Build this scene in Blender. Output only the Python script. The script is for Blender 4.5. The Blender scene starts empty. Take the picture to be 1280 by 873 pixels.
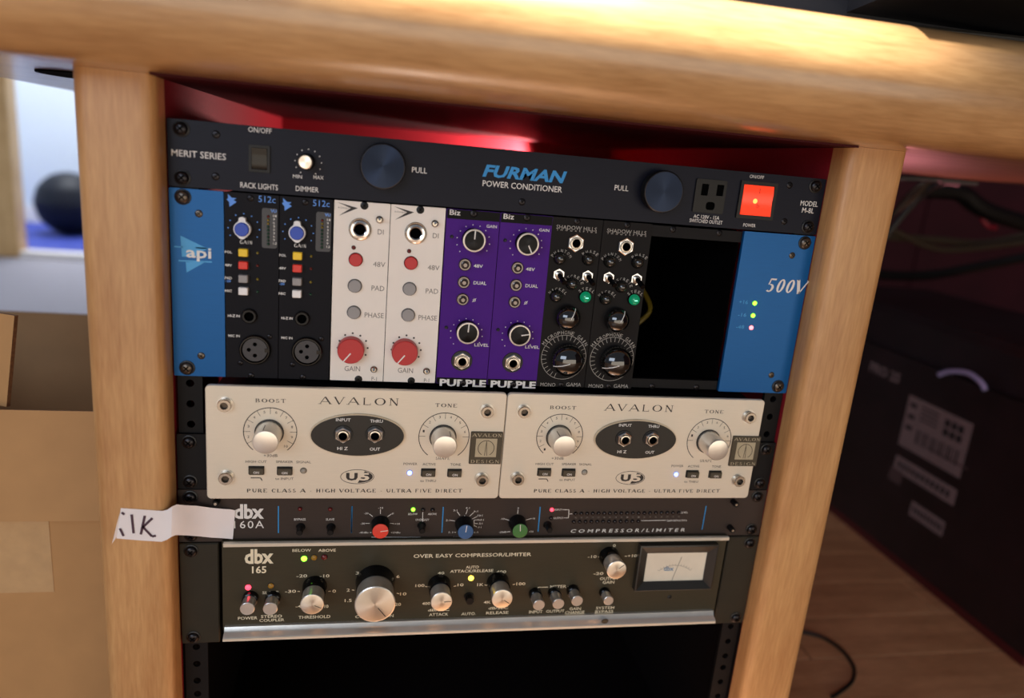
import bpy, math, random
from mathutils import Vector, Matrix
from mathutils.geometry import tessellate_polygon
random.seed(7)
PI = math.pi
H = 620.0                      # height of the rack's top edge over the floor, mm
# ------------------------------------------------------------------ camera, world, lights
CAM_C = Vector((139.6715, -520.8697, -8.5312))      # mm, rack frame (x right, y into the rack, z up, 0 = top left of rack)
R_RIGHT = Vector((0.98102, -0.17326, 0.08707))
R_DOWN = Vector((0.04065, -0.25529, -0.96601))
R_FWD = Vector((0.18960, 0.95121, -0.24340))
FPX = 889.86
scene = bpy.context.scene
C = scene.collection
cd = bpy.data.cameras.new('camera')
cd.sensor_width = 36.0; cd.sensor_fit = 'HORIZONTAL'
cd.lens = FPX / 1280 * 36
cd.shift_y = -10 / 1280
cd.clip_start = 0.02; cd.clip_end = 50
cd.dof.use_dof = True; cd.dof.focus_distance = 0.555; cd.dof.aperture_fstop = 3.0
cam = bpy.data.objects.new('camera', cd); C.objects.link(cam)
cam.matrix_world = Matrix(((R_RIGHT.x, -R_DOWN.x, -R_FWD.x, CAM_C.x/1000),
                           (R_RIGHT.y, -R_DOWN.y, -R_FWD.y, CAM_C.y/1000),
                           (R_RIGHT.z, -R_DOWN.z, -R_FWD.z, (CAM_C.z+H)/1000), (0, 0, 0, 1)))
scene.camera = cam
w = bpy.data.worlds.new('world'); scene.world = w; w.use_nodes = True
w.node_tree.nodes['Background'].inputs[0].default_value = (0.80, 0.86, 1.0, 1)
w.node_tree.nodes['Background'].inputs[1].default_value = 0.18
scene.view_settings.view_transform = 'Standard'; scene.view_settings.look = 'None'
scene.view_settings.exposure = 0.0; scene.view_settings.gamma = 1.0
scene.view_settings.use_curve_mapping = False

def area(name, loc, target, sx, sy, power, col, spread=180):
    l = bpy.data.lights.new(name, 'AREA'); l.shape = 'RECTANGLE'; l.size = sx; l.size_y = sy
    l.energy = power; l.color = col; l.spread = math.radians(spread)
    o = bpy.data.objects.new(name, l); C.objects.link(o)
    o.location = loc
    o.rotation_euler = (Vector(target) - Vector(loc)).to_track_quat('-Z', 'Y').to_euler()
    return o
def spot(name, loc, target, power, col, ang, blend=0.3, r=0.02):
    l = bpy.data.lights.new(name, 'SPOT'); l.energy = power; l.color = col
    l.spot_size = math.radians(ang); l.spot_blend = blend; l.shadow_soft_size = r
    o = bpy.data.objects.new(name, l); C.objects.link(o); o.location = loc
    o.rotation_euler = (Vector(target) - Vector(loc)).to_track_quat('-Z', 'Y').to_euler()
    return o
area('window_daylight', (-1.2, -2.2, 1.30), (0.1, 0, 0.35), 1.8, 0.9, 26, (0.72, 0.83, 1.0))
area('warm_bounce_fill', (0.45, -1.7, 0.12), (0.25, 0, 0.40), 2.6, 1.1, 20, (1.0, 0.86, 0.69))  # unseen area light standing in for warm bounce off the floor
area('left_cool_fill', (-2.6, 1.4, 1.7), (-0.6, 0.9, 0.2), 1.2, 1.4, 15, (0.84, 0.90, 1.0))  # added cool fill, out of view, to brighten the carpet, box and desk underside
spot('ceiling_downlight', (0.24, -0.26, 2.3), (0.29, -0.06, 0.72), 900, (1.0, 0.95, 0.88), 17, 0.7, 0.05)
area('next_room_fill', (-1.4, 3.7, 2.3), (-1.5, 4.0, 0), 0.9, 0.9, 62, (0.93, 0.96, 1.0))  # unseen light added to brighten the room beyond
spot('bay_lamp', (0.372, 0.520, 0.604), (0.05, 0.575, 0.628), 6.0, (1.0, 0.66, 0.62), 128, 0.25, 0.008)
spot('under_desk_glow', (1.0, 0.60, 0.30), (0.82, 0.36, 0.645), 7.0, (1.0, 0.30, 0.34), 60, 0.6, 0.04)  # unseen red spot standing in for bounce onto the desk underside

# ------------------------------------------------------------------ measuring: pixel of the photograph -> point on the plane y (rack frame, mm)
FR = dict(px=(0, 0, 1), z1=(200, 130, 4.85), z2=(420, 150, 4), z3=(720, 180, 4), z4=(200, 230, 3.358), z5=(410, 240, 3.492),
          z6=(540, 250, 3.492), z7=(670, 260, 3.6375), z8=(790, 270, 3.6375), a1=(200, 470, 5.135), a2=(380, 480, 4.923),
          d5=(130, 610, 4), d6=(350, 610, 4.596), d7=(560, 610, 4.596), d8=(740, 610, 4.596))
def ray(px, py):
    return R_RIGHT*((px-640)/FPX) + R_DOWN*((py-426.5)/FPX) + R_FWD
def at(f, u, v, y=0.0):
    a = FR[f]; d = ray(a[0]+u/a[2], a[1]+v/a[2])
    q = CAM_C + d*((y-CAM_C.y)/d.y)
    return q.x, q.z
def sv(f, u, v, n, y=0.0):
    return at(f, u, v-n/2, y)[1]-at(f, u, v+n/2, y)[1]
def sz(f, u, v, n, y=0.0):          # n zoom pixels as mm
    a = at(f, u-n/2, v, y); b = at(f, u+n/2, v, y)
    return b[0]-a[0]
# ------------------------------------------------------------------ materials
def lin(c):
    return tuple(((x/255)/12.92 if x/255 <= 0.04045 else ((x/255+0.055)/1.055)**2.4) for x in c) + (1,)
MATS = {}
def mat(name, rgb, rough=0.5, metal=0.0, spec=0.5, emit=0.0, noise=0.06, scale=60.0, stretch=(1, 1, 1), bump=0.0, aniso=0.0, coat=0.0, ecol=None, trans=0.0, rgb2=None):
    m = bpy.data.materials.new(name); m.use_nodes = True
    nt = m.node_tree; b = nt.nodes['Principled BSDF']
    base = lin(rgb); b.inputs['Specular IOR Level'].default_value = spec
    b.inputs['Roughness'].default_value = rough; b.inputs['Metallic'].default_value = metal
    b.inputs['Coat Weight'].default_value = coat; b.inputs['Transmission Weight'].default_value = trans
    tc = nt.nodes.new('ShaderNodeTexCoord'); mp = nt.nodes.new('ShaderNodeMapping')
    mp.inputs['Scale'].default_value = stretch
    nz = nt.nodes.new('ShaderNodeTexNoise'); nz.inputs['Scale'].default_value = scale; nz.inputs['Detail'].default_value = 4
    nt.links.new(tc.outputs['Object'], mp.inputs['Vector']); nt.links.new(mp.outputs[0], nz.inputs['Vector'])
    rp = nt.nodes.new('ShaderNodeValToRGB')
    rp.color_ramp.elements[0].position = 0.3; rp.color_ramp.elements[1].position = 0.7
    if rgb2: c2 = lin(rgb2)
    else: c2 = tuple(min(1, x*(1+noise)) for x in base[:3]) + (1,)
    c1 = base if rgb2 else tuple(x*(1-noise) for x in base[:3]) + (1,)
    rp.color_ramp.elements[0].color = c1; rp.color_ramp.elements[1].color = c2
    nt.links.new(nz.outputs['Fac'], rp.inputs[0]); nt.links.new(rp.outputs[0], b.inputs['Base Color'])
    if bump:
        bp = nt.nodes.new('ShaderNodeBump'); bp.inputs['Strength'].default_value = bump; bp.inputs['Distance'].default_value = 0.0004
        nt.links.new(nz.outputs['Fac'], bp.inputs['Height']); nt.links.new(bp.outputs[0], b.inputs['Normal'])
    if aniso:
        b.inputs['Anisotropic'].default_value = aniso
        tg = nt.nodes.new('ShaderNodeTangent'); tg.direction_type = 'RADIAL'; tg.axis = 'Y'
        nt.links.new(tg.outputs[0], b.inputs['Tangent'])
    if emit:
        b.inputs['Emission Color'].default_value = lin(ecol or rgb); b.inputs['Emission Strength'].default_value = emit
    MATS[name] = m
    return m
def woodmat(name, c1, c2, grain, rough, coat=0.3):
    m = bpy.data.materials.new(name); m.use_nodes = True
    nt = m.node_tree; b = nt.nodes['Principled BSDF']; N = nt.nodes.new; Lk = nt.links.new
    tc = N('ShaderNodeTexCoord'); mp = N('ShaderNodeMapping'); mp.inputs['Scale'].default_value = grain
    n1 = N('ShaderNodeTexNoise'); n1.inputs['Scale'].default_value = 7; n1.inputs['Detail'].default_value = 6; n1.inputs['Distortion'].default_value = 0.6
    Lk(tc.outputs['Object'], mp.inputs[0]); Lk(mp.outputs[0], n1.inputs['Vector'])
    n2 = N('ShaderNodeTexNoise'); n2.inputs['Scale'].default_value = 55; n2.inputs['Detail'].default_value = 3
    Lk(mp.outputs[0], n2.inputs['Vector'])
    n3 = N('ShaderNodeTexNoise'); n3.inputs['Scale'].default_value = 9
    Lk(tc.outputs['Object'], n3.inputs['Vector'])
    mx = N('ShaderNodeMix'); mx.inputs[0].default_value = 0.45
    Lk(n1.outputs['Fac'], mx.inputs[2]); Lk(n2.outputs['Fac'], mx.inputs[3])
    m2 = N('ShaderNodeMix'); m2.inputs[0].default_value = 0.3
    Lk(mx.outputs[0], m2.inputs[2]); Lk(n3.outputs['Fac'], m2.inputs[3])
    rp = N('ShaderNodeValToRGB'); rp.color_ramp.elements[0].position = 0.34; rp.color_ramp.elements[1].position = 0.60
    rp.color_ramp.elements[0].color = lin(c1); rp.color_ramp.elements[1].color = lin(c2)
    Lk(m2.outputs[0], rp.inputs[0]); Lk(rp.outputs[0], b.inputs['Base Color'])
    b.inputs['Roughness'].default_value = rough; b.inputs['Coat Weight'].default_value = coat; b.inputs['Coat Roughness'].default_value = 0.18
    bp = N('ShaderNodeBump'); bp.inputs['Strength'].default_value = 0.08; bp.inputs['Distance'].default_value = 0.0005
    Lk(n2.outputs['Fac'], bp.inputs['Height']); Lk(bp.outputs[0], b.inputs['Normal'])
    MATS[name] = m
woodmat('maple_post', (172, 120, 72), (206, 157, 102), (9, 9, 0.9), 0.42, 0.15)
woodmat('maple_top', (158, 114, 70), (198, 154, 104), (0.9, 7, 7), 0.30, 0.9)
woodmat('floor_wood', (160, 110, 74), (204, 150, 108), (0.9, 9, 9), 0.38, 0.2)
woodmat('door_wood', (196, 152, 96), (224, 184, 128), (9, 9, 0.9), 0.4, 0.1)
mat('maroon', (146, 32, 42), 0.6, spec=.15, bump=0.6, scale=500, noise=0.10)
mat('maroon_wall', (74, 24, 36), 0.7, scale=8, noise=0.15)
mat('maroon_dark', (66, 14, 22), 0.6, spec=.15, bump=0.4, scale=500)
mat('bay_shade', (9, 5, 6), 0.9, spec=.1)  # near-black that stands in for shade inside the bay
mat('furman_face', (20, 22, 33), 0.38, 0.15, spec=.16, stretch=(1, 1, 30), noise=0.10, scale=60)
mat('steel_dark', (22, 21, 22), 0.55, 0.2, spec=.2)
mat('black', (10, 10, 11), 0.45)
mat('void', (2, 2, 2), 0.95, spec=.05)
mat('black_gloss', (8, 8, 9), 0.14, spec=.3)
mat('band_black', (8, 8, 9), 0.4, spec=.1)
mat('black_satin', (18, 17, 17), 0.34, spec=.25)
mat('white_print', (226, 222, 216), 0.6)
mat('cream_print', (232, 220, 190), 0.6)
mat('silver_print', (166, 160, 152), 0.6)
mat('grey_print', (120, 112, 104), 0.6)
mat('dark_print', (46, 40, 36), 0.6)
mat('blue_print', (32, 140, 205), 0.5)
mat('pale_blue_print', (70, 160, 215), 0.5)
mat('dot_blue', (90, 150, 235), 0.5)
mat('blue_face', (2, 86, 148), 0.34, 0.25, spec=.3, stretch=(1, 1, 30), noise=0.05, scale=60)
mat('api_black', (17, 17, 23), 0.5, 0.0, spec=.12, bump=0.1, scale=900)
mat('white_face', (236, 226, 214), 0.45, noise=0.02)
mat('ring_metal', (225, 215, 205), 0.35, 0.6)
mat('spun_black', (24, 24, 26), 0.28, 0.8, aniso=0.9)
mat('aged_nickel', (122, 114, 110), 0.3, 0.9)
mat('purple_face', (74, 28, 126), 0.5, 0.0, spec=.12, noise=0.04)
mat('gama_face', (24, 22, 22), 0.5, 0.0, spec=.12, bump=0.15, scale=900)
mat('avalon_face', (222, 210, 190), 0.42, 0.25, stretch=(1, 1, 25), noise=0.02, scale=80)
mat('avalon_edge', (200, 188, 168), 0.3, 0.7)
mat('oval_black', (40, 37, 32), 0.45, 0.2)
mat('brown_face', (58, 48, 43), 0.45, 0.1, spec=.25, stretch=(1, 1, 20), noise=0.06, scale=80)
mat('olive_face', (62, 56, 42), 0.42, 0.1, spec=.25, stretch=(1, 1, 20), noise=0.06, scale=80)
mat('ear_face', (48, 44, 35), 0.5, 0.1, spec=.25, noise=0.08)
mat('chrome', (216, 214, 212), 0.12, 1.0)
mat('nickel', (188, 180, 168), 0.25, 1.0)
mat('satin_metal', (228, 222, 212), 0.30, 0.8)
mat('spun_metal', (240, 232, 216), 0.32, 0.9, aniso=0.8)
mat('spun_dark', (32, 39, 54), 0.24, 0.95, aniso=0.9)
mat('screw_steel', (92, 84, 76), 0.30, 0.9)
mat('screw_black', (44, 42, 44), 0.28, 0.85)
mat('brown_plastic', (24, 19, 12), 0.22, spec=.3)
mat('orange_lit', (235, 52, 22), 0.22, emit=0.7, ecol=(255, 66, 34))
mat('orange_hot', (255, 150, 60), 0.25, emit=2.0, ecol=(255, 150, 70))
mat('mark_dark', (110, 20, 10), 0.6)
mat('red_cap', (188, 26, 30), 0.42)
mat('red_knob', (184, 34, 38), 0.40)
mat('grey_cap', (146, 142, 140), 0.45)
mat('yellow_cap', (238, 196, 30), 0.4)
mat('white_cap', (236, 232, 228), 0.4)
mat('redsq_cap', (220, 44, 30), 0.4)
mat('blue_cap', (22, 68, 176), 0.4)
mat('knob_blue', (52, 92, 138), 0.42)
mat('knob_red', (226, 66, 50), 0.42)
mat('knob_green', (62, 116, 58), 0.42)
mat('led_green_on', (120, 255, 60), 0.3, emit=4.0, ecol=(130, 255, 50))
mat('led_red_on', (255, 60, 70), 0.3, emit=3.5, ecol=(255, 60, 80))
mat('led_pink_on', (255, 150, 160), 0.3, emit=3.0, ecol=(255, 120, 130))
mat('led_yellow_on', (255, 226, 80), 0.3, emit=4.0, ecol=(255, 214, 70))
mat('led_blue_on', (150, 170, 255), 0.3, emit=4.0, ecol=(120, 140, 255))
mat('jewel_green_on', (8, 110, 76), 0.12, emit=0.28, ecol=(10, 180, 120), coat=0.6)
mat('jewel_hot', (120, 255, 200), 0.3, emit=1.6, ecol=(120, 255, 200))
mat('dome_black', (14, 13, 12), 0.07, spec=.9, coat=0.6)
mat('jewel_off', (30, 30, 26), 0.06, coat=1.0)
mat('led_off_red', (96, 22, 20), 0.25)
mat('led_off_dark', (22, 10, 10), 0.2)
mat('led_off_amber', (150, 108, 30), 0.25)
mat('led_off_yellow', (120, 104, 30), 0.25)
mat('led_off_green', (16, 60, 44), 0.25)
mat('led_off_clear', (150, 142, 128), 0.2)
mat('meter_window', (36, 37, 45), 0.35)
mat('meter_paper', (206, 196, 178), 0.6, emit=0.12, ecol=(210, 196, 170))
mat('meter_ink', (96, 130, 160), 0.6)
mat('meter_rim', (40, 38, 34), 0.35)
mat('badge_dark', (78, 72, 60), 0.4, 0.5)
mat('badge_light', (176, 168, 146), 0.35, 0.6)
mat('lav_tape', (236, 228, 226), 0.7, noise=0.03, scale=30)
mat('ink', (74, 48, 62), 0.6)
mat('cardboard', (188, 141, 90), 0.8, noise=0.05, scale=30)
mat('cardboard_in', (176, 136, 94), 0.85, noise=0.06, scale=20)
mat('cardboard_edge', (120, 84, 52), 0.9, noise=0.3, scale=400)
mat('packing_tape', (200, 160, 112), 0.22, noise=0.08, scale=60, bump=0.3)
mat('carpet', (150, 146, 154), 0.95, noise=0.12, scale=300)
mat('blue_floor', (44, 60, 150), 0.7)
mat('pale_wall', (214, 221, 226), 0.8, noise=0.02)
mat('white_trim', (226, 220, 216), 0.6)
mat('ball_rubber', (13, 17, 29), 0.55, spec=.3)
mat('carton_black', (28, 15, 18), 0.45, noise=0.3, scale=20)
mat('carton_red', (72, 14, 18), 0.5)
mat('carton_print', (74, 54, 54), 0.6)
mat('label_paper', (116, 95, 95), 0.7)
mat('label_ink', (34, 24, 26), 0.7)
mat('lavender', (150, 140, 180), 0.4)
mat('cable_black', (16, 15, 15), 0.4)
mat('cable_olive', (66, 54, 40), 0.45)
mat('cable_red', (150, 30, 50), 0.4)
mat('cable_yellow', (120, 100, 20), 0.45)
mat('console_black', (16, 18, 26), 0.35)
mat('console_edge', (60, 58, 54), 0.35)

# ------------------------------------------------------------------ mesh collector (all coordinates: rack frame, mm)
FONT_CACHE = {}
def text_geo(s, bold, spacing):
    k = (s, bold, spacing)
    if k in FONT_CACHE: return FONT_CACHE[k]
    cu = bpy.data.curves.new('t', 'FONT'); cu.body = s; cu.resolution_u = 2
    cu.offset = bold; cu.space_character = spacing; cu.fill_mode = 'FRONT'
    ob = bpy.data.objects.new('t', cu)
    me = bpy.data.meshes.new_from_object(ob)
    vs = [(v.co.x, v.co.y) for v in me.vertices]; fs = [tuple(p.vertices) for p in me.polygons]
    bpy.data.objects.remove(ob); bpy.data.curves.remove(cu); bpy.data.meshes.remove(me)
    x0 = min(v[0] for v in vs); x1 = max(v[0] for v in vs); y0 = min(v[1] for v in vs); y1 = max(v[1] for v in vs)
    FONT_CACHE[k] = (vs, fs, x0, x1, y0, y1)
    return FONT_CACHE[k]
# a serif alphabet of thick and thin strokes; S = line, R = ring sector (cx, cy, rx, ry, a0, a1)
SER = {
 'A': ([(.5, 1, .04, 0, .07), (.5, 1, .96, 0, .15), (.22, .33, .78, .33, .06)], [], [(.04, 0), (.96, 0)]),
 'V': ([(.04, 1, .5, 0, .15), (.96, 1, .5, 0, .07)], [], [(.04, 1), (.96, 1)]),
 'L': ([(.2, 0, .2, 1, .15), (.2, .03, .95, .03, .06), (.93, 0, .93, .25, .05)], [], [(.2, 1), (.2, 0)]),
 'O': ([], [(.5, .5, .5, .5, 0, 360)], []),
 '0': ([], [(.5, .5, .42, .5, 0, 360)], []),
 'N': ([(.15, 0, .15, 1, .07), (.15, 1, .85, 0, .15), (.85, 0, .85, 1, .07)], [], [(.15, 0), (.15, 1), (.85, 1)]),
 'B': ([(.18, 0, .18, 1, .15)], [(.4, .75, .4, .25, -90, 90), (.4, .26, .5, .26, -90, 90)], [(.15, 0), (.15, 1)]),
 'P': ([(.2, 0, .2, 1, .15)], [(.4, .73, .45, .27, -90, 90)], [(.2, 0), (.2, 1)]),
 'R': ([(.18, 0, .18, 1, .15), (.45, .48, .9, 0, .14)], [(.4, .73, .42, .27, -90, 90)], [(.18, 0), (.18, 1), (.9, 0)]),
 'S': ([], [(.5, .75, .38, .25, 30, 270), (.5, .26, .42, .26, -90, 90), (.5, .26, .42, .26, 180, 270)], []),
 '5': ([(.2, .55, .25, 1, .08), (.25, .95, .85, .95, .1)], [(.45, .3, .42, .3, -140, 110)], []),
 'T': ([(.5, 0, .5, 1, .15), (.03, .97, .97, .97, .06), (.05, .78, .05, 1, .05), (.95, .78, .95, 1, .05)], [], [(.5, 0)]),
 'E': ([(.2, 0, .2, 1, .15), (.2, .97, .9, .97, .06), (.2, .5, .7, .5, .06), (.2, .03, .95, .03, .06), (.93, 0, .93, .22, .05), (.88, .8, .88, 1, .05)], [], [(.15, 0), (.15, 1)]),
 'F': ([(.22, 0, .22, 1, .15), (.2, .97, .9, .97, .06), (.2, .5, .7, .5, .06), (.9, .78, .9, 1, .05)], [], [(.22, 0), (.15, 1)]),
 'U': ([(.15, .35, .15, 1, .15), (.85, .35, .85, 1, .07)], [(.5, .38, .39, .38, 180, 360)], [(.15, 1), (.85, 1)]),
 'C': ([(.92, .68, .92, .95, .05)], [(.52, .5, .48, .5, 40, 320)], []),
 'G': ([(.9, 0.02, .9, .4, .12)], [(.5, .5, .48, .5, 45, 320)], [(.88, .4)]),
 'D': ([(.2, 0, .2, 1, .15)], [(.35, .5, .6, .5, -90, 90)], [(.15, 0), (.15, 1)]),
 'H': ([(.18, 0, .18, 1, .15), (.82, 0, .82, 1, .15), (.18, .5, .82, .5, .06)], [], [(.18, 0), (.18, 1), (.82, 0), (.82, 1)]),
 'I': ([(.5, 0, .5, 1, .17)], [], [(.5, 0), (.5, 1)]),
 'K': ([(.18, 0, .18, 1, .15), (.25, .42, .85, 1, .07), (.42, .55, .9, 0, .14)], [], [(.18, 0), (.18, 1), (.9, 0), (.85, 1)]),
 '-': ([(.2, .4, .8, .4, .08)], [], []),
 '+': ([(.2, .45, .8, .45, .08), (.5, .15, .5, .75, .08)], [], []),
}
SERW = {'I': .5, 'L': .8, 'E': .8, 'F': .75, 'S': .72, '-': .5, ' ': .45, 'O': 1.05, 'G': 1.05, 'A': 1.05, '5': .7, '0': .7}
class M:
    def __init__(s): s.v = []; s.f = []; s.mi = []; s.mats = []; s.flat = []
    def m(s, name):
        if name not in s.mats: s.mats.append(name)
        return s.mats.index(name)
    def add(s, vs, fs, mt, flat=False):
        n = len(s.v); s.v += vs; k = s.m(mt)
        for f in fs: s.f.append(tuple(i+n for i in f)); s.mi.append(k); s.flat.append(flat)
    def box(s, x0, x1, y0, y1, z0, z1, mt):
        vs = [(x, y, z) for x in (x0, x1) for y in (y0, y1) for z in (z0, z1)]
        s.add(vs, [(0, 1, 3, 2), (4, 6, 7, 5), (0, 4, 5, 1), (2, 3, 7, 6), (0, 2, 6, 4), (1, 5, 7, 3)], mt)
    def lathe(s, x, z, y0, prof, mt, seg=24, squash=1.0, rot=0, closed=True):
        """prof: (radius, distance out of the face); axis points at the viewer (-y)"""
        vs = []; fs = []
        for r, d in prof:
            for i in range(seg):
                a = 2*PI*i/seg + rot; vs.append((x+r*math.cos(a), y0-d, z+r*math.sin(a)*squash))
        for j in range(len(prof)-1):
            for i in range(seg):
                k = (i+1) % seg
                fs.append((j*seg+i, j*seg+k, (j+1)*seg+k, (j+1)*seg+i))
        if closed: fs.append(tuple((len(prof)-1)*seg+i for i in range(seg)))
        s.add(vs, fs, mt)
    def plate(s, outline, holes, y0, y1, mt, back=True):
        """outline, holes: (x, z) polygons; front at y0, back at y1"""
        loops = [outline] + list(holes)
        flat = [p for l in loops for p in l]; n = len(flat)
        tris = tessellate_polygon([[Vector((p[0], p[1], 0)) for p in l] for l in loops])
        vs = [(p[0], y0, p[1]) for p in flat] + [(p[0], y1, p[1]) for p in flat]
        def up(t):
            a, b, c = [flat[i] for i in t]
            cr = (b[0]-a[0])*(c[1]-a[1]) - (b[1]-a[1])*(c[0]-a[0])
            return t if cr > 0 else (t[0], t[2], t[1])
        T = [up(tuple(t)) for t in tris]
        fs = [t for t in T]
        if back: fs += [(t[0]+n, t[2]+n, t[1]+n) for t in T]
        o = 0
        for li, l in enumerate(loops):
            k = len(l); ar = sum(l[i][0]*l[(i+1) % k][1]-l[(i+1) % k][0]*l[i][1] for i in range(k))
            ccw = (ar > 0) == (li == 0)
            for i in range(k):
                a, b = o+i, o+(i+1) % k
                fs.append((b, a, a+n, b+n) if ccw else (a, b, b+n, a+n))
            o += k
        s.add(vs, fs, mt)
    def poly(s, pts, y, mt):
        s.plate(pts, [], y, y+0.05, mt, back=False)
    def rbox(s, x0, x1, z0, z1, yf, yb, r, mt, ch=0.0, n=4):
        o = rrect(x0, x1, z0, z1, r, n)
        if ch <= 0: s.plate(o, [], yf, yb, mt); return
        cx, cz = (x0+x1)/2, (z0+z1)/2
        i = rrect(x0+ch, x1-ch, z0+ch, z1-ch, max(r-ch, 0.01), n); k = len(o)
        vs = [(p[0], yf, p[1]) for p in i] + [(p[0], yf+ch, p[1]) for p in o] + [(p[0], yb, p[1]) for p in o]
        fs = [tuple(range(k)), tuple(range(3*k-1, 2*k-1, -1))]
        for a in range(k):
            b = (a+1) % k
            fs += [(b, a, k+a, k+b), (k+b, k+a, 2*k+a, 2*k+b)]
        s.add(vs, fs, mt)
    def line(s, x0, z0, x1, z1, wd, y, mt):
        dx, dz = x1-x0, z1-z0; L = math.hypot(dx, dz) or 1; nx, nz = -dz/L*wd/2, dx/L*wd/2
        s.add([(x0-nx, y, z0-nz), (x1-nx, y, z1-nz), (x1+nx, y, z1+nz), (x0+nx, y, z0+nz)], [(0, 1, 2, 3)], mt)
    def ring(s, cx, cz, rx, rz, tx, tz, a0, a1, y, mt, n=24):
        vs = []; fs = []
        for i in range(n+1):
            a = math.radians(a0+(a1-a0)*i/n)
            vs.append((cx+rx*math.cos(a), y, cz+rz*math.sin(a))); vs.append((cx+(rx-tx)*math.cos(a), y, cz+(rz-tz)*math.sin(a)))
        for i in range(n): fs.append((2*i, 2*i+2, 2*i+3, 2*i+1))
        s.add(vs, fs, mt)
    def dot(s, cx, cz, r, y, mt, n=10):
        s.add([(cx+r*math.cos(2*PI*i/n), y, cz+r*math.sin(2*PI*i/n)) for i in range(n)], [tuple(range(n))], mt)
    def text(s, t, x0, x1, zc, h, y, mt, bold=0.0, shear=0.0, spacing=1.0, rot=0):
        vs, fs, a0, a1, b0, b1 = text_geo(t, bold, spacing)
        sx = (x1-x0-abs(shear)*h)/(a1-a0); sy = h/(b1-b0); cx = (x0+x1)/2; c_, s_ = math.cos(rot), math.sin(rot)
        out = []
        for v in vs:
            zz = (v[1]-(b0+b1)/2)*sy; xx = (v[0]-(a0+a1)/2)*sx + shear*zz
            out.append((cx+xx*c_-zz*s_, y, zc+xx*s_+zz*c_))
        s.add(out, fs, mt)
    def serif(s, t, x0, x1, zc, h, y, mt, shear=0.0, heavy=1.0, gap=.22):
        ws = [SERW.get(c, .9) for c in t]; tot = sum(ws) + gap*(len(t)-1)
        u = (x1-x0)/tot; x = x0; zb = zc-h/2
        sh = lambda X, Z: (X + shear*(Z-zc))
        for c, w_ in zip(t, ws):
            W = w_*u
            if c in SER:
                sub = M(); L_, Rr, sf = SER[c]
                for (a, b, c2, d, tk) in L_: sub.line(x+a*W, zb+b*h, x+c2*W, zb+d*h, tk*heavy*min(W, h*1.2), y, mt)
                for (a, b, rx, ry, a0, a1) in Rr: sub.ring(x+a*W, zb+b*h, rx*W, ry*h, .16*W*heavy, .06*h*heavy, a0, a1, y, mt, 16)
                for (a, b) in sf: sub.line(x+a*W-.14*W, zb+b*h+(.02*h if b == 0 else -.02*h), x+a*W+.14*W, zb+b*h+(.02*h if b == 0 else -.02*h), .05*h, y, mt)
                s.add([(sh(v[0], v[2]), v[1], v[2]) for v in sub.v], sub.f, mt)
            x += W + gap*u
    def tube(s, pts, r, mt, seg=8, smooth=6):
        P = [Vector(p) for p in pts]
        if smooth:
            Q = []
            for i in range(len(P)-1):
                p0, p1, p2, p3 = P[max(i-1, 0)], P[i], P[i+1], P[min(i+2, len(P)-1)]
                for k in range(smooth):
                    t = k/smooth
                    Q.append(0.5*((2*p1)+(p2-p0)*t+(2*p0-5*p1+4*p2-p3)*t*t+(3*p1-p0-3*p2+p3)*t**3))
            Q.append(P[-1]); P = Q
        vs = []; fs = []; up = Vector((0.3, 0.2, 1)).normalized()
        for i, p in enumerate(P):
            d = (P[min(i+1, len(P)-1)]-P[max(i-1, 0)]).normalized()
            a = d.cross(up).normalized(); b = d.cross(a)
            for k in range(seg):
                q = p + (a*math.cos(2*PI*k/seg)+b*math.sin(2*PI*k/seg))*r; vs.append(tuple(q))
        for i in range(len(P)-1):
            for k in range(seg):
                j = (k+1) % seg; fs.append((i*seg+k, i*seg+j, (i+1)*seg+j, (i+1)*seg+k))
        fs += [tuple(range(seg))[::-1], tuple((len(P)-1)*seg+k for k in range(seg))]
        s.add(vs, fs, mt)
def rrect(x0, x1, z0, z1, r, n=4):
    if z0 > z1: z0, z1 = z1, z0
    if r <= 0: return [(x0, z0), (x1, z0), (x1, z1), (x0, z1)]
    o = []
    for cx, cz, a in ((x1-r, z1-r, 0), (x0+r, z1-r, 90), (x0+r, z0+r, 180), (x1-r, z0+r, 270)):
        for i in range(n+1):
            t = math.radians(a+90*i/n); o.append((cx+r*math.cos(t), cz+r*math.sin(t)))
    return o
def circ(cx, cz, r, n=16, rot=0, rz=None):
    return [(cx+r*math.cos(2*PI*i/n+rot), cz+(rz or r)*math.sin(2*PI*i/n+rot)) for i in range(n)]

# ------------------------------------------------------------------ objects
OFF = Vector((0, 0, 0)); WORLD = {}
def to_mesh(name, mm, origin=Vector((0, 0, 0))):
    me = bpy.data.meshes.new(name)
    me.from_pydata([((v[0]-origin.x)/1000, (v[1]-origin.y)/1000, (v[2]-origin.z)/1000) for v in mm.v], [], mm.f)
    for n in mm.mats: me.materials.append(MATS[n])
    me.polygons.foreach_set('material_index', mm.mi)
    me.shade_smooth()
    try: me.set_sharp_from_angle(angle=math.radians(32))
    except Exception: pass
    me.update()
    return me
def rack2w(p): return Vector((p[0]/1000, p[1]/1000, (p[2]+H)/1000))
def link(name, data, wloc, parent=None, label=None, cat=None, group=None, kind=None):
    o = bpy.data.objects.new(name, data); C.objects.link(o)
    WORLD[o.name] = wloc
    if parent: o.parent = parent; o.location = wloc - WORLD[parent.name]
    else: o.location = wloc
    if label: o['label'] = label
    if cat: o['category'] = cat
    if group: o['group'] = group
    if kind: o['kind'] = kind
    return o
def thing(name, label, cat, base, group=None):
    o = link(name, None, rack2w(Vector(base)+OFF), None, label, cat, group); o.empty_display_size = 0.02
    return o
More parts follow.
